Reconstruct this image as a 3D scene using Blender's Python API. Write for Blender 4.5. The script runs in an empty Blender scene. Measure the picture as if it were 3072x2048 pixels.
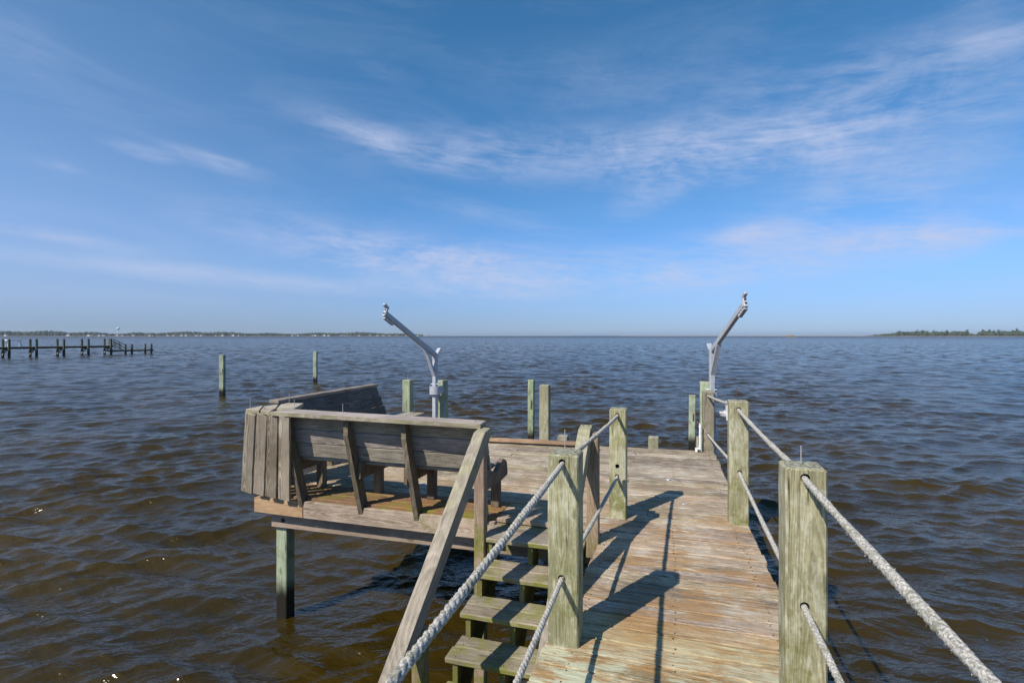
import bpy, math, random
import numpy as np
from mathutils import Vector, Matrix

R = random.Random(7)
sc = bpy.context.scene
COL = sc.collection
TH = math.radians(17)
CT, ST = math.cos(TH), math.sin(TH)
EYE = 1.6
WATER = -1.35


def P(x, d, z=0.0):
    """metres right of / ahead of the viewpoint -> world (the pier runs along +Y)"""
    return Vector((x * CT - d * ST, x * ST + d * CT, z))


# ------------------------------------------------------------------ materials
class NT:
    def __init__(s, name):
        s.m = bpy.data.materials.new(name)
        s.m.use_nodes = True
        s.t = s.m.node_tree
        s.n = s.t.nodes
        s.b = s.n['Principled BSDF']
        s.out = s.n['Material Output']

    def node(s, typ, **kw):
        nd = s.n.new(typ)
        for k, v in kw.items():
            setattr(nd, k, v)
        return nd

    def lk(s, a, b):
        s.t.links.new(a, b)

    def put(s, sock, v):
        if isinstance(v, bpy.types.NodeSocket):
            s.lk(v, sock)
        elif v is not None:
            sock.default_value = v

    def math(s, op, a, b=None, c=None, clamp=False):
        nd = s.node('ShaderNodeMath', operation=op, use_clamp=clamp)
        s.put(nd.inputs[0], a)
        s.put(nd.inputs[1], b)
        s.put(nd.inputs[2], c)
        return nd.outputs[0]

    def vmul(s, v, vec):
        nd = s.node('ShaderNodeVectorMath', operation='MULTIPLY')
        s.put(nd.inputs[0], v)
        s.put(nd.inputs[1], vec)
        return nd.outputs[0]

    def noise(s, vec, scale=1.0, detail=4.0, rough=0.55, dist=0.0):
        nd = s.node('ShaderNodeTexNoise')
        s.put(nd.inputs['Vector'], vec)
        nd.inputs['Scale'].default_value = scale
        nd.inputs['Detail'].default_value = detail
        nd.inputs['Roughness'].default_value = rough
        nd.inputs['Distortion'].default_value = dist
        return nd.outputs['Fac']

    def rng(s, v, a, b, c=0.0, d=1.0, smooth=True):
        nd = s.node('ShaderNodeMapRange')
        nd.interpolation_type = 'SMOOTHSTEP' if smooth else 'LINEAR'
        s.put(nd.inputs[0], v)
        for i, x in enumerate((a, b, c, d)):
            nd.inputs[i + 1].default_value = x
        return nd.outputs[0]

    def mix(s, f, a, b, blend='MIX'):
        nd = s.node('ShaderNodeMix', data_type='RGBA', blend_type=blend)
        s.put(nd.inputs[0], f)
        s.put(nd.inputs[6], (*a, 1) if isinstance(a, tuple) and len(a) == 3 else a)
        s.put(nd.inputs[7], (*b, 1) if isinstance(b, tuple) and len(b) == 3 else b)
        return nd.outputs[2]

    def pos(s):
        return s.node('ShaderNodeNewGeometry').outputs['Position']

    def sep(s, v):
        nd = s.node('ShaderNodeSeparateXYZ')
        s.put(nd.inputs[0], v)
        return nd.outputs

    def attr(s, name):
        return s.node('ShaderNodeAttribute', attribute_name=name)

    def bump(s, h, strength, dist):
        nd = s.node('ShaderNodeBump')
        nd.inputs['Strength'].default_value = strength
        nd.inputs['Distance'].default_value = dist
        s.put(nd.inputs['Height'], h)
        return nd.outputs[0]


def wood(name, dark, light, moss=None, orange=None, pale=None, top=None, wet=None,
         var=(0.78, 1.15), crack=0.5, bump=0.5, edge=None, rough=0.85, grain=1.0):
    """weathered timber; moss/orange/pale = (colour, lo, hi[, mask args])"""
    t = NT(name)
    co = t.attr('bco').outputs['Vector']
    bid = t.attr('bid').outputs['Fac']
    pos = t.pos()
    px, py, pz = t.sep(pos)
    n0 = t.noise(t.vmul(co, (1.6, 8, 8)), 1, 4, .6)
    n1 = t.noise(t.vmul(co, (5.0, 60, 60)), 1, 6, .72, .4)
    n2 = t.noise(t.vmul(co, (9, 170, 170)), 1, 3, .65)
    cx_, cy_, cz_ = t.sep(co)
    drift = t.noise(t.vmul(co, (.55, 1.5, 1.5)), 1, 2, .5)
    rr_ = t.math('SQRT', t.math('ADD', t.math('MULTIPLY', cy_, cy_), t.math('MULTIPLY', cz_, cz_)))
    rr_ = t.math('MULTIPLY_ADD', drift, .22, rr_)
    rr_ = t.math('MULTIPLY_ADD', t.noise(t.vmul(co, (3.5, 14, 14)), 1, 3, .6), .012, rr_)
    ring = t.math('FRACT', t.math('MULTIPLY', rr_, 150))
    ring = t.math('MULTIPLY', t.rng(ring, 0, .75), t.rng(ring, 1.0, .82))
    spk = t.noise(co, 55, 4, .7)
    g = t.math('MULTIPLY_ADD', n0, .18, t.math('MULTIPLY', n1, .40))
    g = t.math('MULTIPLY_ADD', n2, .30, g)
    g = t.math('MULTIPLY_ADD', t.math('SUBTRACT', .4, ring), .085 * grain, g)
    g = t.math('MULTIPLY_ADD', t.math('SUBTRACT', spk, .5), .16, t.math('ADD', g, .065))
    f = t.rng(g, .34, .68)
    col = t.mix(f, dark, light)
    # board to board difference in value and a slight warm/cool shift
    v = t.rng(bid, 0, 1, var[0], var[1], False)
    vv = t.node('ShaderNodeCombineXYZ')
    t.put(vv.inputs[0], v)
    t.put(vv.inputs[1], t.math('MULTIPLY', v, t.rng(t.math('FRACT', t.math('MULTIPLY', bid, 7.3)), 0, 1, .95, 1.02, False)))
    t.put(vv.inputs[2], t.math('MULTIPLY', v, t.rng(t.math('FRACT', t.math('MULTIPLY', bid, 13.7)), 0, 1, .88, 1.03, False)))
    col = t.mix(1.0, col, vv.outputs[0], 'MULTIPLY')

    pv_ = t.rng(t.noise(pos, 1.7, 5, .65), .36, .64, .80, 1.13)
    pc_ = t.node('ShaderNodeCombineXYZ')
    for q_ in range(3):
        t.put(pc_.inputs[q_], pv_)
    col = t.mix(1.0, col, pc_.outputs[0], 'MULTIPLY')

    def region(mask):
        """mask = list of (axis, a, b): 0 at a, 1 at b"""
        r = None
        for ax, a, b in mask:
            s_ = (px, py, pz)[ax]
            wob = t.math('MULTIPLY_ADD', t.noise(pos, 2.5, 3), .5, t.math('SUBTRACT', s_, .25))
            q = t.rng(wob, min(a, b), max(a, b), 0 if a < b else 1, 1 if a < b else 0)
            r = q if r is None else t.math('MULTIPLY', r, q)
        return r

    k = 0
    pst = (8.0, 22, 22) if top else (5.5, 40, 40)
    for spec, sc_, st in ((orange, 2.2, (2.0, 18, 18)), (pale, 3.0, pst), (moss, 4.0, None)):
        k += 1
        if not spec:
            continue
        c, lo, hi = spec[:3]
        if st:
            n = t.noise(t.vmul(co, tuple(q * sc_ / 2 for q in st)), 1, 7, .72, .3)
            n = t.math('MULTIPLY_ADD', t.noise(pos, 1.4 + k, 4), .45, t.math('MULTIPLY', n, .62))
        else:
            n = t.noise(pos, sc_, 7, .7)
        m = t.rng(n, lo, hi, 0, spec[4] if len(spec) > 4 else .85)
        if len(spec) > 3 and spec[3]:
            m = t.math('MULTIPLY', m, region(spec[3]))
        shade = t.mix(f, tuple(x * .62 for x in c), c)
        col = t.mix(m, col, shade)
    # drying checks along the grain
    n3 = t.noise(t.vmul(co, (.9, 26, 26)), 1, 2, .5)
    ck = t.math('SUBTRACT', 1.0, t.rng(t.math('ABSOLUTE', t.math('SUBTRACT', n3, .56)), .002, .02))
    ck = t.math('MULTIPLY', ck, t.rng(t.noise(t.vmul(co, (2.5, 8, 8)), 1, 2), .5, .62))
    col = t.mix(t.math('MULTIPLY', ck, crack), col, tuple(x * .25 for x in dark))
    # knots
    vo = t.node('ShaderNodeTexVoronoi', feature='F1')
    t.put(vo.inputs['Vector'], t.vmul(co, (2.0, 5.5, 5.5)))
    vo.inputs['Scale'].default_value = 1
    kn = t.math('MULTIPLY', t.rng(vo.outputs['Distance'], .06, .10, 1, 0), .6)
    col = t.mix(kn, col, tuple(x * .45 for x in dark))
    if edge:
        nz_ = t.math('ABSOLUTE', t.sep(t.node('ShaderNodeNewGeometry').outputs['Normal'])[2])
        em = t.math('MULTIPLY', t.rng(nz_, .75, .4), t.rng(t.noise(pos, 9, 6, .7), .36, .54, .1, .9))
        col = t.mix(em, col, t.mix(f, tuple(x * .55 for x in edge), edge))
    if top:
        nz = t.sep(t.node('ShaderNodeNewGeometry').outputs['Normal'])[2]
        tm = t.rng(nz, .78, .95)
        e = t.noise(pos, 55, 5, .75)
        tcol = t.mix(t.rng(e, .42, .6), top[0], top[1])
        col = t.mix(tm, col, tcol)
    if wet is not None:
        wz = t.math('MULTIPLY_ADD', t.noise(t.vmul(pos, (9, 9, 3)), 1, 4), .28, t.math('SUBTRACT', pz, .14))
        col = t.mix(t.rng(wz, wet, wet + .28, 1, 0), col, (.022, .02, .014))
        t.put(t.b.inputs['Roughness'], t.rng(wz, wet, wet + .2, .35, rough))
    else:
        t.b.inputs['Roughness'].default_value = rough
    t.lk(col, t.b.inputs['Base Color'])
    t.b.inputs['Specular IOR Level'].default_value = .25
    h = t.math('MULTIPLY_ADD', n1, .6, t.math('MULTIPLY', n2, .7))
    h = t.math('MULTIPLY_ADD', ck, -1.5, h)
    t.lk(t.bump(h, bump, .0022), t.b.inputs['Normal'])
    return t.m


def plain(name, col, rough=.5, metal=0.0, mottled=0.0, scale=20, spec=.4):
    t = NT(name)
    if mottled:
        n = t.noise(t.pos(), scale, 5, .65)
        c = t.mix(t.rng(n, .38, .66), tuple(x * (1 - mottled) for x in col), col)
        t.lk(c, t.b.inputs['Base Color'])
        t.lk(t.bump(n, .15, .003), t.b.inputs['Normal'])
    else:
        t.b.inputs['Base Color'].default_value = (*col, 1)
    t.b.inputs['Roughness'].default_value = rough
    t.b.inputs['Metallic'].default_value = metal
    t.b.inputs['Specular IOR Level'].default_value = spec
    return t.m


M = {}
M['deck'] = wood('deck_wood', (.170, .132, .086), (.635, .525, .395),
                 orange=((.43, .25, .105), .49, .61, [(1, 6.8, 3.8)], .8),
                 pale=((.62, .57, .46), .555, .65, None, .85),
                 moss=((.22, .19, .055), .60, .74, [(1, 5.6, 4.0)], .5), var=(.68, 1.16), bump=.6)
M['deck_near'] = wood('deck_wood_near', (.19, .14, .08), (.64, .515, .335),
                      orange=((.45, .25, .085), .48, .60, None, .75),
                      pale=((.60, .61, .43), .50, .57, [(1, 3.1, 2.4)], .95), var=(.80, 1.14), bump=.6)
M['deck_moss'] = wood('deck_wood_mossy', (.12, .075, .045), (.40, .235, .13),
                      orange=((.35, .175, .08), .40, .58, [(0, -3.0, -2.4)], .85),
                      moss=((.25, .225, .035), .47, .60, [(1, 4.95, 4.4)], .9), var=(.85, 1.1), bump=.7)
M['post'] = wood('post_wood', (.205, .198, .105), (.475, .455, .28), moss=((.185, .19, .04), .44, .62, [(2, .75, .12)], .8),
                 pale=((.60, .58, .43), .515, .62, None, .8), top=((.15, .14, .09), (.42, .41, .31)), var=(.86, 1.1), crack=.95, bump=.6, grain=1.25)
M['post_grey'] = wood('post_wood_grey', (.17, .148, .105), (.37, .33, .25), moss=((.17, .17, .05), .48, .66, None, .7),
                      top=((.12, .11, .08), (.5, .5, .42)), var=(.95, 1.05), crack=.85, grain=1.6)
M['pile'] = wood('piling_wood', (.24, .285, .185), (.45, .51, .365), moss=((.15, .18, .06), .50, .66, None, .6),
                 top=((.16, .14, .10), (.45, .43, .36)), wet=-1.13, var=(.9, 1.1), crack=.9, bump=.4)
M['pile_pale'] = wood('piling_wood_pale', (.24, .22, .14), (.48, .45, .33), moss=((.2, .21, .08), .52, .7, None, .5),
                      top=((.2, .18, .13), (.52, .5, .42)), wet=-1.13, var=(.95, 1.05), crack=.9)
M['grey'] = wood('weathered_grey_wood', (.18, .152, .12), (.54, .47, .385), moss=((.26, .25, .12), .62, .76, None, .5),
                 pale=((.54, .51, .45), .58, .70, None, .7), var=(.80, 1.12))
M['grey_warm'] = wood('weathered_board', (.235, .195, .14), (.49, .415, .315), moss=((.26, .25, .11), .64, .78, None, .5),
                      pale=((.54, .50, .41), .575, .68, None, .7), var=(.74, 1.14), grain=3.0)
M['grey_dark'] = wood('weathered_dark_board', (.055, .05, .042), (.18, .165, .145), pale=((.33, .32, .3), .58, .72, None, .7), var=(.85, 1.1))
M['cap'] = wood('weathered_cap_board', (.30, .255, .205), (.60, .53, .45), moss=((.26, .25, .12), .60, .72, None, .5), edge=(.34, .31, .19), var=(.92, 1.06))
M['frame'] = wood('mossy_frame_wood', (.095, .075, .052), (.30, .245, .175), moss=((.18, .185, .065), .50, .64, None, .75), var=(.85, 1.1))
M['brown'] = wood('brown_bench_leg_wood', (.10, .072, .050), (.27, .205, .145), moss=((.17, .17, .07), .54, .68, [(2, .22, .05)], .8), var=(.85, 1.1))
M['skirt'] = wood('skirt_wood', (.25, .19, .125), (.56, .46, .35), moss=((.24, .24, .07), .54, .68, [(0, -3.0, -1.7)], .65), var=(.98, 1.02), grain=1.3)
M['fresh'] = wood('fresh_orange_wood', (.28, .175, .10), (.50, .345, .215), var=(.95, 1.05), grain=2.0)
M['beam'] = wood('beam_wood', (.23, .175, .13), (.43, .35, .265), moss=((.2, .2, .05), .46, .6, [(0, -3.0, -1.6)], .7), var=(.98, 1.02), grain=1.6)
M['tread'] = wood('tread_wood', (.19, .155, .11), (.46, .40, .31), moss=((.25, .25, .06), .47, .60, None, .7), edge=(.25, .26, .05), var=(.9, 1.1))
M['stringer'] = wood('stringer_wood', (.13, .115, .04), (.30, .28, .12), moss=((.16, .17, .03), .42, .60, None, .7))
M['rail'] = wood('rail_wood', (.225, .195, .15), (.46, .41, .33), moss=((.40, .385, .22), .42, .58, [(2, .1, .6)], .8), var=(.98, 1.02), crack=.45)
M['railpost'] = wood('rail_post_wood', (.20, .145, .10), (.42, .32, .25), moss=((.20, .21, .03), .42, .58, [(2, .25, -.05)], .85), var=(.98, 1.02), crack=.8)
M['under'] = wood('joist_wood', (.07, .055, .035), (.20, .16, .10))
M['far_wood'] = wood('dock_wood', (.10, .09, .07), (.28, .25, .20))
M['far_pile'] = wood('dock_piling_wood', (.07, .085, .055), (.19, .215, .14), wet=-.6, top=((.03, .03, .03), (.05, .05, .05)))
M['metal'] = plain('galvanised_aluminium', (.50, .52, .56), .5, .15, .22, 30)
M['metal_dark'] = plain('dark_sheave', (.02, .02, .022), .5)
M['nail'] = plain('steel_nail', (.42, .40, .38), .5, .3)
M['rust'] = plain('rusty_nail', (.11, .05, .03), .8)
M['pvc'] = plain('white_pvc', (.80, .80, .78), .35, 0, .1, 30)
M['grey_pvc'] = plain('grey_pvc', (.55, .57, .62), .4)
M['drop'] = plain('bird_dropping', (.82, .80, .75), .8, 0, .25, 60)
M['white'] = plain('white_paint', (.80, .80, .78), .6)
M['hole'] = plain('bore_shadow', (.03, .025, .018), .95)

t = NT('old_rope')
n = t.noise(t.pos(), 160, 4, .7)
n2 = t.noise(t.pos(), 22, 5, .7)
c = t.mix(t.rng(n, .35, .62), (.23, .215, .18), (.66, .62, .55))
c = t.mix(t.rng(n2, .50, .64, 0, .75), c, (.24, .235, .16))
t.lk(c, t.b.inputs['Base Color'])
t.b.inputs['Roughness'].default_value = .95
t.b.inputs['Specular IOR Level'].default_value = .1
t.lk(t.bump(n, .8, .004), t.b.inputs['Normal'])
M['rope'] = t.m


# ------------------------------------------------------------------ mesh building
class MB:
    def __init__(s):
        s.v, s.f, s.co, s.bid, s.mi = [], [], [], [], []

    def _add(s, verts, cos, faces, bid, mi=0):
        o = len(s.v)
        s.v += [tuple(q) for q in verts]
        s.co += [tuple(q) for q in cos]
        s.bid += [bid] * len(verts)
        s.f += [tuple(i + o for i in q) for q in faces]
        s.mi += [mi] * len(faces)

    def beam(s, a, b, w, h, up=(0, 0, 1), ch=.004, seg=None, jit=.0015, mi=0, bid=None, w2=None, h2=None):
        """timber from a to b; w across, h along up"""
        a, b = Vector(a), Vector(b)
        d = b - a
        L = d.length
        d.normalize()
        up = Vector(up)
        side = d.cross(up).normalized()
        up = side.cross(d).normalized()
        bid = R.random() if bid is None else bid
        so, uo, vo = R.uniform(0, 60), R.uniform(-.07, .07), R.uniform(.01, .07) * R.choice((-1, 1))
        seg = seg or max(2, min(40, int(L / .12)))
        ss = [0, ch] + [ch + (L - 2 * ch) * i / seg for i in range(1, seg)] + [L - ch, L]
        verts, cos, faces = [], [], []
        for i, q in enumerate(ss):
            e = ch if i in (0, len(ss) - 1) else 0
            f = q / L
            W = (w + ((w2 or w) - w) * f) / 2 - e
            H = (h + ((h2 or h) - h) * f) / 2 - e
            c = min(ch, W * .8, H * .8)
            j1, j2 = R.uniform(-jit, jit), R.uniform(-jit, jit)
            for (x, y) in ((-W, -H + c), (-W + c, -H), (W - c, -H), (W, -H + c), (W, H - c), (W - c, H), (-W + c, H), (-W, H - c)):
                x2 = x + j1 * (1 if x > 0 else .3)
                y2 = y + j2 * (1 if y > 0 else .3)
                verts.append(a + d * q + side * x2 + up * y2)
                cos.append((q + so, x + uo, y + vo))
        n = len(ss)
        faces.append(tuple(range(7, -1, -1)))
        for i in range(n - 1):
            for k in range(8):
                k2 = (k + 1) % 8
                faces.append((i * 8 + k, i * 8 + k2, i * 8 + 8 + k2, i * 8 + 8 + k))
        faces.append(tuple((n - 1) * 8 + k for k in range(8)))
        faces = [tuple(reversed(q)) for q in faces]
        s._add(verts, cos, faces, bid, mi)
        return s

    def prism(s, poly, o, u, v, th, along=(1, 0), mi=0, ch=.003):
        """polygon (2-D, in axes u,v from o) extruded by th along u x v, centred"""
        o, u, v = Vector(o), Vector(u).normalized(), Vector(v).normalized()
        w = u.cross(v).normalized()
        al = Vector(along).normalized()
        pe = Vector((-al.y, al.x))
        so, uo, vo = R.uniform(0, 60), R.uniform(-.07, .07), R.uniform(.01, .07) * R.choice((-1, 1))
        cx = sum(p[0] for p in poly) / len(poly)
        cy = sum(p[1] for p in poly) / len(poly)
        n = len(poly)
        verts, cos = [], []
        for (zz, ins) in ((-th / 2, ch), (-th / 2 + ch, 0), (th / 2 - ch, 0), (th / 2, ch)):
            for (x, y) in poly:
                dx, dy = x - cx, y - cy
                r = math.hypot(dx, dy) or 1
                x2, y2 = x - dx / r * ins, y - dy / r * ins
                verts.append(o + u * x2 + v * y2 + w * zz)
                p = Vector((x, y))
                cos.append((p.dot(al) + so, p.dot(pe) + uo, zz + vo))
        area = sum(poly[i][0] * poly[(i + 1) % n][1] - poly[(i + 1) % n][0] * poly[i][1] for i in range(n))
        faces = [tuple(range(n - 1, -1, -1))]
        for r_ in range(3):
            for i in range(n):
                j = (i + 1) % n
                faces.append((r_ * n + i, r_ * n + j, r_ * n + n + j, r_ * n + n + i))
        faces.append(tuple(3 * n + i for i in range(n)))
        if area < 0:
            faces = [tuple(reversed(q)) for q in faces]
        s._add(verts, cos, faces, R.random(), mi)
        return s

    def tube(s, pts, r, n=10, mi=0, r2=None, caps=True):
        pts = [Vector(p) for p in pts]
        verts, cos, faces = [], [], []
        acc = 0
        ref = None
        for i, p in enumerate(pts):
            d = (pts[min(i + 1, len(pts) - 1)] - pts[max(i - 1, 0)]).normalized()
            if ref is None:
                ref = d.orthogonal().normalized()
            ref = (ref - d * ref.dot(d)).normalized()
            b = d.cross(ref)
            if i:
                acc += (p - pts[i - 1]).length
            rr = r if r2 is None else r + (r2 - r) * i / (len(pts) - 1)
            for k in range(n):
                a = 2 * math.pi * k / n
                verts.append(p + (ref * math.cos(a) + b * math.sin(a)) * rr)
                cos.append((acc, rr * math.cos(a), rr * math.sin(a)))
        for i in range(len(pts) - 1):
            for k in range(n):
                k2 = (k + 1) % n
                faces.append((i * n + k, i * n + k2, i * n + n + k2, i * n + n + k))
        if caps:
            faces.append(tuple(range(n - 1, -1, -1)))
            faces.append(tuple((len(pts) - 1) * n + k for k in range(n)))
        s._add(verts, cos, faces, R.random(), mi)
        return s

    def box(s, c, size, mi=0, ch=.003):
        x, y, z = size
        c = Vector(c)
        ch = min(ch, x * .2, y * .2, z * .2)
        return s.beam(c - Vector((0, y / 2, 0)), c + Vector((0, y / 2, 0)), x, z, ch=ch, seg=2, jit=0, mi=mi)

    def build(s, name, mats, parent=None, smooth=False, origin=None):
        me = bpy.data.meshes.new(name)
        org = Vector(origin) if origin is not None else (parent_loc(parent) if parent else Vector((0, 0, 0)))
        me.from_pydata([tuple(Vector(q) - org) for q in s.v], [], s.f)
        at = me.attributes.new('bco', 'FLOAT_VECTOR', 'POINT')
        at.data.foreach_set('vector', [c for q in s.co for c in q])
        at = me.attributes.new('bid', 'FLOAT', 'POINT')
        at.data.foreach_set('value', s.bid)
        for m in (mats if isinstance(mats, (list, tuple)) else [mats]):
            me.materials.append(m)
        me.polygons.foreach_set('material_index', s.mi)
        if smooth:
            me.polygons.foreach_set('use_smooth', [True] * len(me.polygons))
        me.update()
        ob = bpy.data.objects.new(name, me)
        COL.objects.link(ob)
        if parent:
            ob.parent = parent
        else:
            ob.location = org
        return ob


def parent_loc(p):
    l = Vector(p.location)
    while p.parent:
        p = p.parent
        l = l + Vector(p.location)
    return l


def tag(o, label=None, cat=None, group=None, kind=None):
    for k, v in (('label', label), ('category', cat), ('group', group), ('kind', kind)):
        if v:
            o[k] = v
    return o


def thing(name, loc, label, cat, group=None):
    o = bpy.data.objects.new(name, None)
    o.empty_display_size = .1
    COL.objects.link(o)
    o.location = loc
    return tag(o, label, cat, group)


def nail(x, y, z, parent, h=.11, lean=(0, 0), rusty=False, name='nail', k=1.0):
    m = MB()
    m.tube([(x, y, z - .02), (x + lean[0], y + lean[1], z + h)], .0022 * (1.15 if not rusty else 1), 6)
    m.tube([(x + lean[0], y + lean[1], z + h), (x + lean[0] * 1.02, y + lean[1] * 1.02, z + h + .002)], .0042, 8)
    return m.build(name, M['rust'] if rusty else M['nail'], parent)


def bore(ob, holes, r):
    """drill real holes along Y through a post"""
    for (x, z) in holes:
        c = MB()
        l = ob.matrix_basis.translation
        ylo = min(v.co.y for v in ob.data.vertices) - .05
        yhi = max(v.co.y for v in ob.data.vertices) + .05
        c.tube([(x, ylo, z), (x, yhi, z)], r, 14)
        co = c.build('cutter', M['hole'])
        co.location = parent_loc(ob.parent)
        bpy.context.view_layer.update()
        md = ob.modifiers.new('b', 'BOOLEAN')
        md.operation = 'DIFFERENCE'
        md.object = co
        md.solver = 'EXACT'
        md.material_mode = 'TRANSFER'
        dg = bpy.context.evaluated_depsgraph_get()
        nm = bpy.data.meshes.new_from_object(ob.evaluated_get(dg))
        o_ = R.uniform(0, 50)
        b_ = R.random()
        p_ = (R.uniform(-.05, .05), R.uniform(-.02, .06))
        for v_, a_, i_ in zip(nm.vertices, nm.attributes['bco'].data, nm.attributes['bid'].data):
            a_.vector = (v_.co.z + o_, v_.co.x + p_[0], v_.co.y + p_[1])
            i_.value = b_
        ob.modifiers.clear()
        ob.data = nm
        cm = co.data
        bpy.data.objects.remove(co)
        bpy.data.meshes.remove(cm)


# ------------------------------------------------------------------ pier: deck, platform, skirt
def right_edge(y):
    return .655 + (y - 3.646) * (.569 - .655) / (7.642 - 3.646) if y > 2.2 else .69


def left_edge(y):
    return -.632 if y < 2.72 else -.57 + (y - 2.75) * .02


pier = thing('wooden_pier', (0, 4.33, 0), 'weathered plank walkway opening into a wider platform over the water', 'pier')
near, mid, mossy = MB(), MB(), MB()
pitch = .1415


def nails_on(mb, x, y, mi):
    for dy in (-.042, .042):
        xx, yy = x + R.uniform(-.012, .012), y + dy + R.uniform(-.008, .008)
        mb.tube([(xx, yy, -.01), (xx, yy, .0022)], .0042, 6, mi=mi)


y = -1.2
while y < 4.30:
    yc = y + pitch / 2
    xl, xr = left_edge(yc) + R.uniform(-.008, .008), right_edge(yc) + R.uniform(-.012, .012)
    mb = near if yc < 3.0 else mid
    zt = R.uniform(-.003, .001)
    g = R.uniform(.009, .015)
    mb.beam((xl, yc, -.019 + zt), (xr, yc + R.uniform(-.003, .003), -.019 + zt), pitch - g, .038, ch=.005, jit=.002)
    if yc > 1.5:
        for x in (-.48, .02, .53):
            nails_on(mb, x, yc, 1)
    y += pitch
ROWS = 22
y0 = 4.33
for j in range(ROWS):
    ta, tb = j / ROWS, (j + 1) / ROWS

    def yy(x, t):
        return y0 + t * (3.14 + .06 * (x + 2.62))
    g = R.uniform(.009, .015)
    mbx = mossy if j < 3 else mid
    cuts = [-4.05 + R.uniform(-.008, .008)]
    if j >= 3:
        cuts.append(R.choice([-2.65, -2.05, -1.45, -.95, -3.2]))
        if R.random() < .35:
            cuts.append(R.choice([-.45, -.2]))
    else:
        cuts.append(-1.47)
    cuts.append(right_edge(y0 + (ta + tb) / 2 * 3.14) + R.uniform(-.012, .012))
    cuts.sort()
    for i in range(len(cuts) - 1):
        xa, xb = cuts[i] + (.002 if i else 0), cuts[i + 1] - .002
        ca, cb = (yy(xa, ta) + yy(xa, tb)) / 2, (yy(xb, ta) + yy(xb, tb)) / 2
        w = yy(xa, tb) - yy(xa, ta)
        mb = mid if (j < 3 and i > 0) else mbx
        zt = R.uniform(-.003, .001)
        mb.beam((xa, ca, -.019 + zt), (xb, cb, -.019 + zt), w - g, .038, ch=.005, jit=.002)
        for x in (-3.95, -3.35, -2.75, -2.15, -1.55, -.95, -.48, .02, .49):
            if xa < x < xb:
                nails_on(mb, x, ca + (cb - ca) * (x - xa) / (xb - xa), 1)
near.build('deck_planks', [M['deck_near'], M['rust']], pier)['label'] = 'orange stained planks with flaking pale green paint nearest the stairs'
mid.build('deck_planks', [M['deck'], M['rust']], pier)
mossy.build('deck_planks', [M['deck_moss'], M['rust']], pier)['label'] = 'rusty orange and mossy planks under the slatted bench'

m = MB()
m.beam((-3.46, 4.308, -.112), (-1.47, 4.308, -.107), .038, .165, seg=16)
m.build('skirt_board', M['skirt'], pier)
m = MB()
m.beam((-4.055, 4.308, -.108), (-3.464, 4.308, -.112), .038, .165)
m.build('skirt_board', M['fresh'], pier)['label'] = 'fresh orange end of the skirt board'
m = MB()
m.beam((-3.947, 4.430, -.285), (-.6, 4.430, -.255), .045, .17, seg=20)
bm_ = m.build('beam', M['beam'], pier)
for bx in (-3.80,):
    m = MB()
    m.tube([(bx, 4.412, -.29), (bx, 4.396, -.29)], .014, 6)
    m.tube([(bx, 4.412, -.29), (bx, 4.402, -.29)], .022, 14)
    m.build('bolt', M['metal_dark'], bm_)
m = MB()
m.beam((-4.045, 4.33, -.112), (-4.045, 7.36, -.112), .038, .165)
m.build('skirt_board', M['skirt'], pier)
m = MB()
m.beam((-4.03, 7.42, -.09), (.40, 7.68, -.09), .038, .17)
m.build('fascia_board', M['fresh'], pier)
m = MB()
m.beam((-3.05, 7.33, .047), (-1.26, 7.437, .047), .125, .040)
for x in (-2.9, -2.2, -1.5):
    m.box((x, 7.39 + (x + 2.2) * .06, .012), (.05, .06, .026))
m.build('edge_board', M['fresh'], pier)['label'] = 'fresh orange board raised along the far platform edge'
m = MB()
for x in (-3.5, -2.9, -2.3, -1.7, -1.1):
    m.beam((x, 4.42, -.125), (x, 7.3, -.125), .045, .165)
for x in (-.50, .02, .55):
    m.beam((x, -1.2, -.125), (x, 7.5, -.125), .045, .165)
for yb in (1.2, 2.9, 7.1):
    m.beam((-.58 if yb < 4 else -3.9, yb, -.305), (.55, yb, -.305), .05, .19)
m.build('joists', M['under'], pier)
for (x, yv, s_, sd) in ((1.86 - 1.86 - 0.02, 6.02, .05, 1), (-.41, 5.0, .035, 2), (.12, 5.2, .028, 3), (.03, 4.8, .018, 4), (-1.25, 5.75, .045, 5), (-1.9, 5.35, .06, 6), (-.1, 5.35, .02, 7)):
    m = MB()
    rr = random.Random(sd)
    for k in range(9):
        a, q = rr.uniform(0, 6.28), rr.uniform(0, s_ * .75) if k else 0
        cx, cy, cr = x + math.cos(a) * q * 1.3, yv + math.sin(a) * q, (rr.uniform(.16, .4) if k else .8) * s_
        m.prism([(cx + cr * rr.uniform(.6, 1.2) * math.cos(b * .785), cy + cr * rr.uniform(.6, 1.2) * math.sin(b * .785)) for b in range(8)],
                (0, 0, .0035), (1, 0, 0), (0, 1, 0), .004, ch=.001)
    m.build('bird_dropping', M['drop'], pier)


# ------------------------------------------------------------------ posts and pilings
def post(name, x0, y0_, w, z1, z0, mat, label, cat, group, holes=(), nails=(), r=.0185, dpt=None, lean=0, ch=.008):
    w2 = dpt or w
    cx, cy = x0 + w / 2, y0_ + w2 / 2
    base = max(z0, WATER) if z0 < -.5 else z0
    root = thing(name, (cx, cy, base), label, cat, group)
    m = MB()
    m.beam((cx, cy, z0), (cx + lean, cy, z1), w, w2, up=(0, 1, 0), ch=ch, seg=max(8, int((z1 - z0) / .12)), jit=.0018)
    ob = m.build('shaft', [mat, M['hole']], root)
    bb = [(hx - root.location.x, hz + .004 - root.location.z) for hx, hz in holes]
    if bb:
        bore(ob, bb, r)
    for nn in nails:
        nail(cx + nn[0], cy + nn[1], z1, root, nn[2], nn[3] if len(nn) > 3 else (0, 0), len(nn) > 4)
    return root


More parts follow.
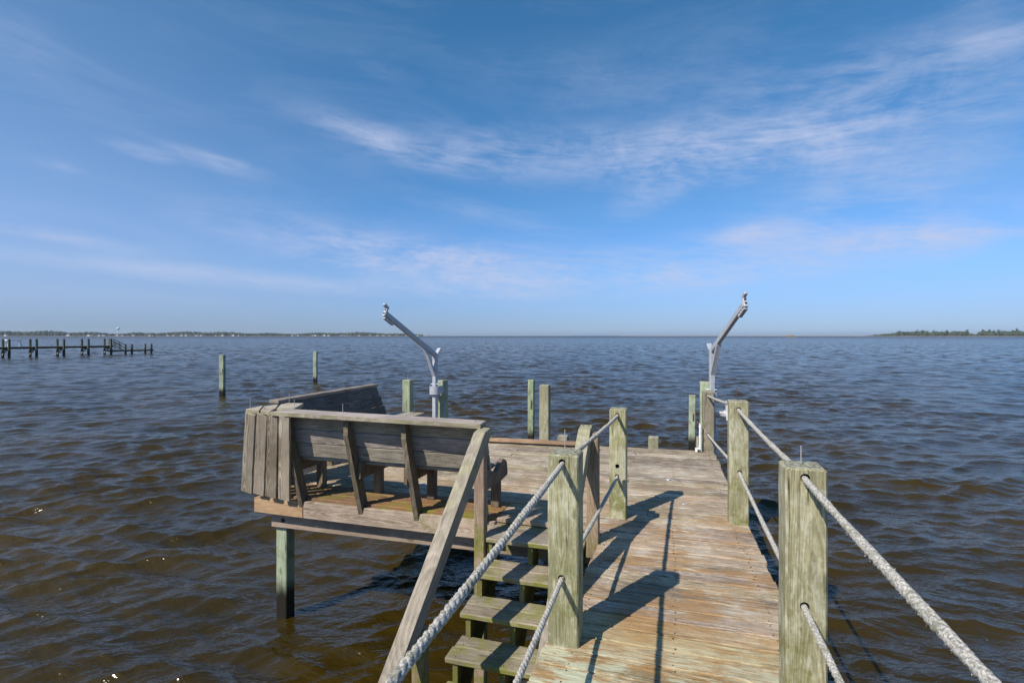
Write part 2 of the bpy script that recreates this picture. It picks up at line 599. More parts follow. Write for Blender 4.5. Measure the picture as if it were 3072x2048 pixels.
RP = 'rope rail posts along the walkway'
post('rope_post', -.613, 2.64, .16, .985, -.9, M['post'], 'square green rope post beside the stairs, nearest on the left of the walkway', 'post', RP,
     holes=((-.538, .942), (-.540, .345)), nails=((-.005, .0, .115),))
post('rope_post', -.518, 4.62, .145, .957, -.9, M['post'], 'square green rope post where walkway meets platform, with a bare drilled hole', 'post', RP,
     holes=((-.448, .902), (-.452, .367), (-.449, .455)), nails=((-.01, .02, .10, (0, 0), 1),))
post('rope_post', .462, 2.43, .157, 1.045, -.9, M['post'], 'large square rope post at the right walkway edge, biggest and nearest of all', 'post', RP,
     holes=((.535, 1.003), (.533, .468)), nails=((.0, .02, .075),))
post('rope_post', .473, 4.755, .155, 1.045, -.9, M['post'], 'middle rope post on the right walkway edge with a rust mark near its foot', 'post', RP,
     holes=((.545, .975), (.553, .445)), nails=((.0, .02, .10, (-.012, 0), 1),))
post('rope_post', .418, 7.645, .152, .83, -2.3, M['post_grey'], 'grey brown rope post at the far right corner of the platform', 'post', RP,
     holes=((.490, .775), (.488, .24)))
post('rope_post', -.60, .20, .155, .985, -.9, M['post'], 'square rope post left of the viewpoint, outside the picture', 'post', RP, holes=((-.535, .942), (-.540, .345)))
post('rope_post', .48, .15, .157, 1.045, -.9, M['post'], 'square rope post right of the viewpoint, outside the picture', 'post', RP, holes=((.535, 1.003), (.533, .468)))

PG = 'pilings that carry the platform'
PP = dict(name='pier_piling', cat='piling', group=PG)


def piling(x, y_, w, z1, mat, label, dpt=None, z0=-2.4, **k):
    return post('pier_piling', x, y_, w, z1, z0, mat, label, 'piling', PG, dpt=dpt, **k)


piling(-3.93, 4.455, .13, -.10, M['pile'], 'pale green square piling standing in the water under the bench corner')
piling(-4.145, 7.50, .135, .887, M['pile'], 'green square piling behind the far bench, left of the left boat davit', nails=((0, 0, .08),))
piling(-3.605, 7.66, .135, .881, M['pile'], 'dark mossy piling that the left boat davit is clamped to', nails=((0, 0, .06, (.01, 0), 1),))
piling(-1.955, 7.83, .150, .834, M['pile_pale'], 'pale square piling at the far platform edge with a reddish knot', nails=((0, 0, .06, (0, 0), 1),))
piling(-1.685, 7.92, .150, .045, M['pile_pale'], 'short piling stub just behind the fresh orange edge board', nails=((0, 0, .06, (0, 0), 1),))
piling(-.318, 7.87, .145, .112, M['pile_pale'], 'short pale piling stub at the far platform edge, alone between the rope posts', nails=((0, 0, .06, (0, 0), 1),))
piling(.405, 7.97, .205, .93, M['pile'], 'wide green piling behind the right boat davit', nails=((-.03, 0, .06, (0, 0), 1),))
piling(.44, 5.7, .15, -.2, M['pile'], 'piling standing in the water under the right edge of the platform')
piling(-2.2, 5.9, .15, -.3, M['pile'], 'piling standing in the water under the middle of the platform')

MG = 'mooring pilings standing free in the water'
for (px_, d, w, z1, lab, ln) in (
        (667, 25.3, .215, .66, 'tall green mooring piling out in the water on the left, the nearer one', .0),
        (946, 32.6, .21, .62, 'thin green mooring piling farther out, between the bench and the far shore', .0),
        (1592, 14.2, .155, .40, 'slim green mooring piling in the water beside the pale platform piling', .02),
        (2073, 13.3, .155, .085, 'slim green mooring piling in the water left of the far right corner post', .03)):
    p = P((px_ - 1536) / 1560 * d, d)
    ra = thing('mooring_piling', (p.x, p.y, WATER), lab, 'piling', MG)
    ra.rotation_euler[2] = TH if d > 20 else 0
    m = MB()
    m.beam((0, 0, -1.4), (ln, 0, z1 - WATER), w, w, up=(0, 1, 0), ch=.01, seg=14)
    o = m.build('shaft', M['pile'], None)
    o.parent = ra
    m = MB()
    m.beam((ln * .6 + w * .2, -w / 2 - .012, (z1 - WATER) * .55), (ln * .7 + w * .2, -w / 2 - .012, (z1 - WATER) * .68), .03, .02, up=(0, 1, 0), ch=.003)
    o = m.build('cleat', M['rust'] if d < 20 else M['metal'], None)
    o.parent = ra


# ------------------------------------------------------------------ ropes
def rope(name, knots, rad, label, seed, fuzz=1.0, sag=.010, group='ropes strung between the walkway posts'):
    rr = np.random.RandomState(seed)
    knots = [np.array(k, float) for k in knots]
    pts = []
    for a, b in zip(knots[:-1], knots[1:]):
        L = np.linalg.norm(b - a)
        n = max(6, int(L / .0045))
        for i in range(n):
            t_ = i / n
            p = a + (b - a) * t_
            p = p + np.array([0, 0, -sag * 4 * t_ * (1 - t_)]) * (L > 1)
            pts.append(p)
    pts.append(knots[-1])
    pts = np.array(pts)
    seglen = np.r_[0, np.cumsum(np.linalg.norm(np.diff(pts, axis=0), axis=1))]
    lat = np.interp(seglen, np.arange(0, seglen[-1] + .3, .12), rr.normal(0, 1, len(np.arange(0, seglen[-1] + .3, .12))))
    T = np.gradient(pts, axis=0)
    T /= np.linalg.norm(T, axis=1)[:, None]
    S = np.cross(T, [0, 0, 1.0])
    S /= np.linalg.norm(S, axis=1)[:, None]
    U = np.cross(S, T)
    N = 26
    th = np.arange(N) * 2 * math.pi / N
    ph = th[None, :] * 3 / 2 + (.9 * np.roll(lat, 37))[:, None] - seglen[:, None] * (math.pi * 3 / (rad * 6.5))
    bulge = np.abs(np.sin(ph)) ** .7
    thick = 1 + .085 * fuzz * lat
    fine = rr.normal(0, 1, (len(pts), N)) * .055 * fuzz
    r = rad * (thick[:, None] * (.80 + .26 * bulge) + fine)
    co = pts[:, None, :] + (S[:, None, :] * np.cos(th)[None, :, None] + U[:, None, :] * np.sin(th)[None, :, None]) * r[..., None]
    nP = len(pts)
    m = MB()
    verts = co.reshape(-1, 3)
    idx = np.arange(nP * N).reshape(nP, N)
    a = idx[:-1]
    q = np.stack([a, np.roll(a, -1, 1), np.roll(idx[1:], -1, 1), idx[1:]], -1).reshape(-1, 4)
    m.v = [tuple(x) for x in verts]
    m.co = m.v[:]
    m.bid = [.5] * len(m.v)
    m.f = [tuple(int(k) for k in x) for x in q]
    m.mi = [0] * len(m.f)
    # frayed fibres standing off the strands
    nf = int(seglen[-1] * 900 * fuzz)
    for _ in range(nf):
        i = rr.randint(2, nP - 3)
        if rr.rand() > .55 + .4 * math.tanh(lat[i]):
            continue
        k = rr.randint(N)
        p0 = co[i, k]
        out = (p0 - pts[i])
        out /= np.linalg.norm(out)
        dirv = out * rr.uniform(.2, .8) + T[i] * rr.uniform(-1, 1) + rr.normal(0, .35, 3)
        dirv /= np.linalg.norm(dirv)
        l_ = rr.uniform(.003, .009) * (rad / .014)
        wv = np.cross(dirv, out)
        wv = wv / (np.linalg.norm(wv) + 1e-9) * rr.uniform(.0006, .0016)
        b = len(m.v)
        base = p0 - out * .001
        for v_ in (base - wv, base + wv, base + dirv * l_ * .6 + out * .001, base + dirv * l_):
            m.v.append(tuple(v_))
            m.co.append(tuple(v_))
            m.bid.append(.5)
        m.f += [(b, b + 1, b + 2), (b + 1, b + 3, b + 2), (b, b + 2, b + 3)]
        m.mi += [0, 0, 0]
    o = m.build(name, M['rope'], None, smooth=True, origin=knots[0])
    return tag(o, label, 'rope', group)


rope('rope', [(-.448, 4.72, .902), (-.448, 4.60, .899), (-.535, 2.81, .935), (-.538, 2.63, .936), (-.535, .36, .905), (-.535, .18, .905)], .0132,
     'upper grey frayed rope over the stairs, tied through the two left posts', 1, 1.0)
rope('rope', [(-.452, 4.72, .367), (-.452, 4.60, .364), (-.54, 2.81, .345), (-.541, 2.63, .340), (-.54, .36, .345), (-.54, .18, .345)], .0128,
     'lower grey rope between the left posts at knee height', 2, .6)
rope('rope', [(.490, 7.74, .775), (.490, 7.62, .772), (.545, 4.92, .985), (.545, 4.74, .972), (.535, 2.60, 1.006), (.535, 2.41, 1.0), (.535, .30, 1.006), (.535, .12, 1.006)], .0135,
     'upper pale rope along the right walkway edge, threaded through the post tops', 3, .8)
rope('rope', [(.488, 7.74, .24), (.488, 7.62, .238), (.553, 4.92, .447), (.553, 4.74, .440), (.533, 2.60, .468), (.533, 2.41, .463), (.533, .30, .47), (.533, .12, .47)], .0128,
     'lower pale rope along the right walkway edge at knee height', 4, .45)

# ------------------------------------------------------------------ stairs
stairs = thing('wooden_stairs', (-1.05, 3.6, -.8), 'mossy wooden steps going down to the water beside the walkway', 'stairs')
XL, XR = -1.475, -.66
RISE, RUN = .185, .24
for i in range(7):
    yf, z = 3.995 - i * RUN, -.05 - i * RISE
    m = MB()
    for b in range(3 if i == 0 else 2):
        m.beam((XL - R.uniform(0, .012), yf + .0725 + b * .146, z - .019), (XR + R.uniform(0, .01), yf + .0725 + b * .146 + R.uniform(-.003, .003), z - .019),
               .141, .038, ch=.006, jit=.002)
        for x in (XL + .06, (XL + XR) / 2, XR - .06):
            for dy in (-.04, .04):
                m.tube([(x + R.uniform(-.01, .01), yf + .0725 + b * .146 + dy, z - .01), (x + R.uniform(-.01, .01), yf + .0725 + b * .146 + dy, z + .0022)], .004, 6, mi=1)
    m.build('tread', [M['tread'], M['rust']], stairs)
for x in (XL + .055, -1.08, XR - .03):
    pl = []
    for i in range(7):
        yf, z = 3.995 - i * RUN, -.05 - .040 - i * RISE
        pl += [(yf + .24, z), (yf + .03, z)] if i == 0 else [(yf + .24 + .03, z), (yf + .03, z)]
    pl += [(2.58, -1.55), (2.80, -1.55), (4.22, -.40)]
    m = MB()
    m.prism(pl, (x, 0, 0), (0, 1, 0), (0, 0, 1), .038, along=(.79, .61))
    m.build('stringer', M['stringer'], stairs)
hr = MB()
SL = .735


def rail_z(y_):
    return .83 - (3.97 - y_) * SL


d_ = Vector((0, 1, SL)).normalized()
for (x, yt, nm) in ((-1.49, 3.97, 'a'), (-.685, 4.12, 'b')):
    h_, w_ = .088, .092
    zt = .855 if nm == 'a' else .893
    # profile in Y-Z: long sloped timber whose top end is sawn level
    yb = 1.9
    zb = zt - (yt - yb) * SL
    poly = [(yt - .12, zt - .005 - .012), (yt - .0, zt + .0), (yt + .015, zt - .03), (yt + .0, zt - .07), (yb, zb - .115), (yb - .04, zb - .02)]
    n_ = 24
    up_ = [(yt - .12 + (yb - .04 - yt + .12) * i / n_, (zt - .017) + (zb - .02 - zt + .017) * i / n_) for i in range(n_ + 1)]
    poly = [(yt + .0, zt), (yt + .018, zt - .03), (yt + .006, zt - .08)] + [(yb, zb - .115)] + list(reversed(up_))
    m = MB()
    m.prism(poly, (x + .045 if nm == 'a' else x + .045, 0, 0), (0, 1, 0), (0, 0, 1), w_, along=(.806, .592), ch=.006)
    o = m.build('handrail', M['rail'], stairs)
    if nm == 'b':
        for dx in (-.02, .02):
            q = MB()
            q.tube([(x + .045 + dx, yt - .03, zt - .01), (x + .045 + dx, yt - .03, zt + .001)], .005, 8)
            q.build('nail_head', M['rust'], o)
m = MB()
m.beam((-1.498, 4.02, -1.9), (-1.498, 4.02, .80), .088, .088, up=(0, 1, 0), ch=.005)
m.build('rail_post', M['railpost'], stairs)
m = MB()
m.beam((-1.425, 2.80, -1.9), (-1.425, 2.80, -.14), .075, .088, up=(0, 1, 0), ch=.005)
m.build('rail_post', M['railpost'], stairs)
m = MB()
m.beam((-.580, 4.055, -.115), (-.580, 4.055, .845), .092, .092, up=(0, 1, 0), ch=.005)
m.build('rail_post', M['railpost'], stairs)

# ------------------------------------------------------------------ bench (L shaped)
bench = thing('corner_bench', (-3.2, 4.8, 0), 'grey weathered corner bench with leaning slatted backs, two arms meeting at the corner', 'bench')


def prof(x0):
    return [(4.052, .85), (4.050, .70), (4.312, -.168), (4.330, -.165), (4.333, -.004), (4.375, .003), (4.096, .85)]


FX = (-3.482, -2.811, -2.226, -1.575)
for i, x in enumerate(FX):
    m = MB()
    pl = prof(x) if i < 3 else [(4.052, .72), (4.050, .70), (4.24, .003), (4.375, .003), (4.15, .72)]
    m.prism(pl, (x, 0, 0), (0, 1, 0), (0, 0, 1), .047, along=(-.30, .95))
    m.build('back_frame', M['frame'] if i < 3 else M['grey'], bench)
    side = (-1, 1, -1, 1)[i]
    xs = x + side * .040
    if i < 3:
        m = MB()
        m.beam((xs, 4.16 if i != 1 else 4.20, .342), (xs, 4.74, .342), .038, .15)
        m.build('seat_bearer', M['brown'], bench)
    else:
        m = MB()
        m.prism([(4.126, .412), (4.126, .294), (4.206, .282), (4.556, .266), (4.752, .275), (4.741, .35), (4.731, .396), (4.70, .42), (4.672, .432), (4.633, .448),
                 (4.60, .452), (4.56, .438), (4.53, .42), (4.482, .401), (4.44, .385), (4.40, .378), (4.36, .384), (4.30, .415), (4.239, .449), (4.158, .453)],
                (-1.515, 0, 0), (0, 1, 0), (0, 0, 1), .040, along=(1, 0))
        m.build('seat_bearer', M['brown'], bench)['label'] = 'bearer with a jagged broken end and a scooped notch'
for (x, y_) in ((-3.555, 4.70), (-2.855, 4.685), (-2.245, 4.66), (-1.575, 4.64)):
    m = MB()
    m.beam((x, y_, 0), (x, y_, .31 if x < -1.6 else .27), .078, .078, up=(0, 1, 0))
    m.build('leg', M['brown'], bench)
sl = Vector((0, -.31, .95)).normalized()
nrm = Vector((0, .95, .31)).normalized()
for k in range(3):
    c0 = Vector((0, 4.252, .425)) + sl * (.070 + k * .148) + nrm * .022
    m = MB()
    m.beam(c0 + Vector((-3.52, 0, 0)), c0 + Vector((-1.50, 0, 0)), .036, .140, up=sl, ch=.005, seg=14)
    m.build('back_board', M['grey'], bench)
m = MB()
for k in range(3):
    m.beam((-3.55, 4.36 + k * .145, .4), (-1.56, 4.36 + k * .145, .4), .139, .038, ch=.012, seg=14)
m.build('seat_slats', M['grey'], bench)
m = MB()
pa = [(-3.60, 4.005), (-1.468, 3.93), (-1.488, 4.125), (-3.52, 4.221)]
m.prism(pa, (0, 0, .868), (1, 0, 0), (0, 1, 0), .036, along=(1, -.03), ch=.006)
cp = m.build('top_rail', M['cap'], bench)
for (x, y_) in ((-3.49, 4.20), (-2.86, 4.08), (-1.55, 4.03)):
    nail(x, y_, .886, cp, .09, (.0, 0), x > -2)
for pl, nm in (([(-3.966, 4.09), (-3.775, 4.055), (-3.985, 4.33)], 0), ([(-3.755, 4.055), (-3.61, 4.01), (-3.72, 4.21), (-3.905, 4.46), (-3.955, 4.32)], 1),
               ([(-3.70, 4.205), (-3.60, 4.16), (-3.525, 4.235), (-3.72, 4.62), (-3.90, 4.60), (-3.89, 4.48)], 2)):
    m = MB()
    m.prism(pl, (0, 0, .868), (1, 0, 0), (0, 1, 0), .036, along=(.4, -.6), ch=.004)
    cp = m.build('corner_cap', M['cap'], bench)
    if nm != 1:
        nail(*((-3.94, 4.12) if nm == 0 else (-3.86, 4.57)), .886, cp, .10)
tops = [(-3.955, 4.075), (-3.80, 4.055), (-3.655, 4.035), (-3.51, 4.015)]
bots = [(-4.185, 4.255), (-4.025, 4.245), (-3.865, 4.235), (-3.70, 4.225)]
for k in range(4):
    (xa, ya), (xb, yb) = bots[k], tops[k]
    m = MB()
    za = .018 - .008 * k
    m.beam((xa + .075, ya - .0, za), (xb + .07, yb, .848), .122, .030, up=(.1, -1, -.2), ch=.005, w2=.112, jit=.003)
    m.build('corner_board', M['grey_warm'], bench)
m = MB()
for k in range(3):
    yb_ = 4.36 + k * .15
    m.beam((-4.20, yb_, .01), (-3.985, yb_ - .06 + k * .03, .845), .036, .14, up=(0, 1, 0), ch=.005)
m.build('corner_board', M['grey'], bench)
# second arm along the left platform edge
sl2 = Vector((-.31, 0, .95)).normalized()
nr2 = Vector((.95, 0, .31)).normalized()
for k in range(3):
    c0 = Vector((-4.06, 0, .425)) + sl2 * (.07 + k * .148)
    m = MB()
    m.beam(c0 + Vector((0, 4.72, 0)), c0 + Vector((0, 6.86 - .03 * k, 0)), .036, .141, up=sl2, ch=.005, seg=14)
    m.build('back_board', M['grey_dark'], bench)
m = MB()
m.beam((-4.245, 4.775, .862), (-4.235, 6.82, .862), .13, .036, seg=14)
cp = m.build('top_rail', M['grey'], bench)
for y_ in (4.86, 5.55, 6.15, 6.72):
    nail(-4.26, y_, .88, cp, .08, (.006, 0), True)
for y_ in (4.84, 5.5, 6.15, 6.75):
    m = MB()
    m.prism([(-4.245, .84), (-4.25, .70), (-4.09, -.16), (-4.068, -.16), (-4.066, -.004), (-3.99, .003), (-4.09, .42), (-4.20, .84)], (0, y_, 0), (1, 0, 0), (0, 0, 1), .04, along=(-.3, .95))
    m.build('back_frame', M['frame'], bench)
    m = MB()
    m.beam((-4.14, y_ + .04, .342), (-3.68, y_ + .04, .342), .038, .15)
    m.build('seat_bearer', M['brown'], bench)
    m = MB()
    m.beam((-3.74, y_ + .10, 0), (-3.74, y_ + .10, .36), .078, .078, up=(0, 1, 0))
    m.build('leg', M['brown'], bench)
m = MB()
for k in range(3):
    m.beam((-3.98 + k * .145, 4.83, .4), (-3.98 + k * .145, 7.25, .4), .139, .038, ch=.008, seg=14)
m.build('seat_slats', M['grey'], bench)


# ------------------------------------------------------------------ boat davits
def davit(base, ddir, ztop, ztip, reach, label, clamp_to):
    """square mast with a raised arm; ddir = horizontal unit vector of the arm"""
    x, y_ = base
    root = thing('boat_davit', (x, y_, 0), label, 'davit', 'boat davits at the far platform edge')
    a = Vector((x, y_, ztop))
    h = Vector((ddir[0], ddir[1], 0)).normalized()
    tip = a + h * reach + Vector((0, 0, ztip - ztop))
    arm = (tip - a).normalized()
    side = arm.cross(Vector((0, 0, 1))).normalized()
    up = side.cross(arm)
    m = MB()
    m.beam((x, y_, -.9), (x, y_, ztop + .01), .066, .066, up=tuple(h), ch=.006, jit=0, seg=6)
    m.build('mast', M['metal'], root)
    m = MB()
    m.beam((x - .035, y_ + .085, -.9), (x - .035 + .02, y_ + .085, .72), .045, .045, up=tuple(h), ch=.005, jit=0, seg=4)
    m.build('support_tube', M['metal'], root)
    m = MB()
    s0 = a - arm * .03
    m.beam(s0, tip, .056, .070, up=tuple(up), ch=.006, jit=0, seg=6)
    ar = m.build('arm', M['metal'], root)
    m = MB()
    st = a + up * .02
    m.beam(st - arm * .02, st + (up * .9 - arm * .25).normalized() * .13 - arm * .02, .07, .028, up=tuple(arm), ch=.006, jit=0, seg=3)
    m.build('heel_plate', M['metal'], ar)
    # channel brace
    b0, b1 = a + arm * .26 - up * .045, a + h * .036 - Vector((0, 0, .33))
    bd = (b1 - b0).normalized()
    bu = side.cross(bd)
    m = MB()
    m.beam(b0, b1, .056, .006, up=tuple(bu), ch=.001, jit=0, seg=3)
    for sg in (-1, 1):
        m.beam(b0 + side * sg * .028 - bu * .013, b1 + side * sg * .028 - bu * .013, .006, .034, up=tuple(bu), ch=.001, jit=0, seg=3)
    m.build('brace', M['metal'], root)
    # sheave block at the tip: upright cheek plate with two dark sheaves, and a finger above it
    c = tip + up * .01
    m = MB()
    m.beam(c - up * .062 + arm * .01, c + up * .066 + arm * .01, .050, .036, up=tuple(arm), ch=.006, jit=0, seg=3)
    blk = m.build('sheave_block', M['metal'], ar)
    for k in (-.018, .036):
        m = MB()
        q = c + up * k + arm * .026
        m.tube([q, q + arm * .0065], .014, 14)
        m.build('sheave', M['metal_dark'], blk)
    m = MB()
    f0 = c + up * .078 - arm * .015
    m.beam(f0, f0 + arm * .11 + up * .015, .046, .040, up=tuple(up), ch=.008, jit=0, seg=3)
    m.build('end_finger', M['metal'], ar)
    m = MB()
    g0 = tip - up * .062
    m.beam(g0, g0 - arm * .20, .05, .028, up=tuple(up), ch=.004, jit=0, seg=3)
    gb = m.build('roller_bracket', M['metal'], ar)
    for k in range(3):
        m = MB()
        q = g0 - arm * (.045 + .055 * k) + up * .006
        m.tube([q - side * .032, q + side * .032], .007, 8)
        m.build('bolt', M['white'], gb)
    # clamp collar around the mast, bolted to the piling
    cz = .745
    m = MB()
    pts = []
    n = 16
    cl = Vector((*clamp_to, 0)) - Vector((x, y_, 0))
    cl.normalize()
    cs = Vector((-cl.y, cl.x, 0))
    for i in range(n + 1):
        an = math.pi * (.5 + i / n)
        pts.append(cl * math.cos(an) * .085 + cs * math.sin(an) * .085)
    pts = [cl * .12 + cs * .085] + pts + [cl * .12 - cs * .085]
    vs, fs = [], []
    for p in pts:
        for (dr, dz) in ((0, -.065), (0, .065)):
            for k in (1.0, .93):
                vs.append(Vector((x, y_, cz + dz)) + p * k)
    npt = len(pts)
    for i in range(npt - 1):
        o = i * 4
        fs += [(o, o + 4, o + 6, o + 2), (o + 1, o + 3, o + 7, o + 5), (o + 2, o + 6, o + 7, o + 3), (o, o + 1, o + 5, o + 4)]
    m._add(vs, vs, fs, .5)
    m.build('collar', M['metal'], root)
    m = MB()
    m.box((x + cl.x * .02 - cs.x * .0, y_ + cl.y * .02, cz + .095), (.13, .09, .008))
    m.build('latch_plate', M['white'], root)
    return root


pl = P(-1.214, 8.2)
al = math.radians(60)
davit((pl.x, pl.y), (-math.cos(al) * CT + math.sin(al) * ST, -math.cos(al) * ST - math.sin(al) * CT), 1.298, 1.905, 1.10,
      'grey metal boat davit with its arm raised to the left', (-3.54, 7.73))
pr = P(2.827, 7.35)
be = math.radians(90.3)
davit((pr.x, pr.y), (math.cos(be) * CT + math.sin(be) * ST, math.cos(be) * ST - math.sin(be) * CT), 1.385, 1.985, 1.05,
      'grey metal boat davit with its arm raised to the right behind the corner post', (.51, 8.05))

# white holder, standpipe and small socket by the far right corner post
o = thing('pipe_holder', (.66, 7.88, .42), 'white plastic trough holder on the outer side of the far right corner post', 'holder')
m = MB()
n = 14
vs, fs = [], []
for (x, s_) in ((.575, .85), (.745, 1.1)):
    for i in range(n + 1):
        an = math.pi * (1 + i / n)
        for r_ in (.095, .083):
            vs.append((x, 7.89 + math.cos(an) * r_ * s_, .535 + math.sin(an) * r_ * s_))
for i in range(n):
    a, b = i * 2, (n + 1) * 2 + i * 2
    fs += [(a, b, b + 2, a + 2), (a + 1, a + 3, b + 3, b + 1), (a, a + 2, a + 3, a + 1), (b, b + 1, b + 3, b + 2)]
for a in (0, n * 2):
    b = a + (n + 1) * 2
    fs.append((a, a + 1, b + 1, b))
m._add(vs, vs, fs, .5)
m.box((.66, 7.795, .528), (.172, .014, .022))
m.build('trough', M['pvc'], o)
m = MB()
m.box((.748, 7.88, .545), (.018, .20, .25))
m.build('end_plate', M['pvc'], o)
m = MB()
m.box((.57, 7.89, .49), (.02, .12, .10))
m.build('mounting_plate', M['pvc'], o)

o = thing('standpipe', (.36, 7.585, 0), 'thin white plastic standpipe with elbows at the foot of the far corner post', 'pipe')
m = MB()
arc = [(.362 + .022 * (1 - math.cos(a)) if False else .384 - .026 * (1 - math.sin(a)), 7.592, .36 + .026 * math.cos(a)) for a in [math.pi / 2 * k / 5 for k in range(6)]]
m.tube([(.384, 7.592, .055), (.384, 7.592, .36)] + [(.384 - .024 * (1 - math.cos(a)), 7.592, .36 + .024 * math.sin(a)) for a in [math.pi / 2 * k / 5 for k in range(1, 6)]], .0155, 14)
m.tube([(.390, 7.592, .046), (.345, 7.582, .046)], .0175, 14)
m.tube([(.336, 7.58, .060), (.336, 7.58, .004)], .019, 14)
for z in (.07, .20, .335):
    m.tube([(.384, 7.592, z), (.384, 7.592, z + .03)], .0185, 14)
m.build('pipe', M['pvc'], o)
m = MB()
m.tube([(.366, 7.592, .384), (.338, 7.592, .39)], .019, 12)
m.build('end_cap', M['rust'], o)
m = MB()
m.box((.352, 7.64, .10), (.03, .05, .20))
m.build('backing_block', M['pile_pale'], o)
o = MB()
o.tube([(.60, 7.80, .17), (.60, 7.80, .27)], .03, 14)
o.tube([(.60, 7.80, .262), (.60, 7.80, .275)], .036, 14)
o.box((.575, 7.76, .22), (.02, .05, .07))
tag(o.build('rod_socket', M['grey_pvc'], origin=(.6, 7.8, .17)), 'small grey tube socket low on the side of the far corner post', 'socket')


# ------------------------------------------------------------------ neighbour's dock
A = P(-68.7, 71)
B = P(-60.6, 87)
du = (B - A).normalized()
dn = Vector((du.y, -du.x, 0))
ang = math.atan2(du.y, du.x)
dock = thing('neighbour_dock', tuple(A), 'long low dock on paired green pilings out left, steps to a lower landing', 'dock')


def D(s_, n_, z):
    return A + du * s_ + dn * n_ + Vector((0, 0, z))


m = MB()
for s0, s1 in ((-9, -4), (-4, 0), (0, 4), (4, 8), (8, 12.2)):
    m.beam(D(s0, 0, .03), D(s1 - .01, 0, .03), 1.75, .06, ch=.01)
m.build('deck_planks', M['far_wood'], dock)
m = MB()
for n_ in (-.7, .7):
    m.beam(D(-9, n_, -.12), D(12.2, n_, -.12), .06, .22)
m.build('joists', M['under'], dock)
m = MB()
m.beam(D(12.0, 0, -.72), D(18.3, 0, -.72), 1.7, .08, ch=.01)
for n_ in (-.6, .6):
    m.beam(D(12.0, n_, -.85), D(18.2, n_, -.85), .06, .18)
m.build('landing_planks', M['far_wood'], dock)
for s_ in (-6.2, -3.2, -.3, 2.63, 5.77, 8.8, 11.8):
    for n_ in (-.95, .95):
        m = MB()
        m.tube([D(s_, n_, -2.4), D(s_, n_, 1.0)], .17, 12, r2=.15)
        pp = m.build('piling', M['far_pile'], dock, smooth=False)
        m = MB()
        m.tube([D(s_, n_, 1.0), D(s_, n_, 1.06), D(s_, n_, 1.22)], .19, 12, r2=.02)
        m.build('cap', M['metal_dark'], pp)
    m = MB()
    m.beam(D(s_ - .1, -.95, -1.1), D(s_ - .1, .95, -.15), .07, .2)
    m.build('brace', M['grey'], dock)
    m = MB()
    m.beam(D(s_, -1.05, -.3), D(s_, 1.05, -.3), .16, .22)
    m.build('cross_beam', M['under'], dock)
for s_ in (14.75, 17.7):
    for n_ in (-.9, .9):
        m = MB()
        m.tube([D(s_, n_, -2.4), D(s_, n_, .12)], .15, 12)
        pp = m.build('piling', M['far_pile'], dock)
        m = MB()
        m.tube([D(s_, n_, .12), D(s_, n_, .30)], .17, 12, r2=.02)
        m.build('cap', M['metal_dark'], pp)
for n_ in (-.55, .75):
    m = MB()
    m.beam(D(12.2, n_, 1.05), D(13.9, n_, .1), .06, .1)
    m.beam(D(12.2, n_, .55), D(13.9, n_, -.35), .05, .09)
    for s_, z0, z1 in ((12.2, -.1, 1.1), (13.05, -.5, .6), (13.9, -.75, .15)):
        m.beam(D(s_, n_, z0), D(s_, n_, z1), .09, .09, up=tuple(dn))
    m.build('stair_rail', M['far_wood'], dock)
m = MB()
for k in range(4):
    m.beam(D(12.5 + k * .35, -.5, -.05 - k * .17), D(12.5 + k * .35, .7, -.05 - k * .17), .3, .05)
m.build('steps', M['far_wood'], dock)
o = thing('dock_table', tuple(D(.35, -.45, .06)), 'white table standing on the neighbouring dock beside its left pilings', 'table')
m = MB()
m.beam(D(-.15, -.45, .99), D(1.45, -.45, .99), .7, .16, ch=.01)
m.build('table_top', M['white'], o)
for s_, n_ in ((0, -.72), (0, -.18), (1.3, -.72), (1.3, -.18)):
    m = MB()
    m.beam(D(s_ + (.12 if s_ > 0 else -.05), n_, .06), D(s_, n_, .90), .09, .09, up=tuple(dn), ch=.006)
    m.build('leg', M['white'], o)


# ------------------------------------------------------------------ far shores
def ph(px_, d):
    return (px_ - 1536) / 1560 * d


t = NT('distant_foliage')
nn = t.noise(t.pos(), .09, 5, .7)
bid = t.attr('bid').outputs['Fac']
c = t.mix(t.rng(nn, .36, .64), (.035, .055, .028), (.085, .115, .055))
c = t.mix(t.rng(bid, .0, 1, 0, .6, False), c, (.11, .105, .07))
t.lk(c, t.b.inputs['Base Color'])
t.b.inputs['Roughness'].default_value = .9
t.b.inputs['Specular IOR Level'].default_value = .1
M['far_leaf'] = t.m
M['sand'] = plain('shore_sand', (.34, .27, .20), .9, 0, .35, .02)
M['marsh'] = plain('marsh_grass', (.33, .27, .17), .9, 0, .35, .03)
M['far_trunk'] = plain('distant_trunk', (.10, .085, .07), .9)


def strip(name, edge, depth, h, mat):
    m = MB()
    vs, fs = [], []
    for i, (px_, d) in enumerate(edge):
        for k, (dd, z) in enumerate(((-25, WATER - .6), (0, WATER + .15), (12, WATER + h), (depth, WATER + h + .4), (depth + 40, WATER - .6))):
            vs.append(P(ph(px_, d + dd), d + dd, z + (R.uniform(0, .25) if k in (2, 3) else 0)))
    for i in range(len(edge) - 1):
        for k in range(4):
            o = i * 5 + k
            fs.append((o, o + 5, o + 6, o + 1))
    m._add(vs, vs, fs, .5)
    return tag(m.build(name, mat), kind='structure')


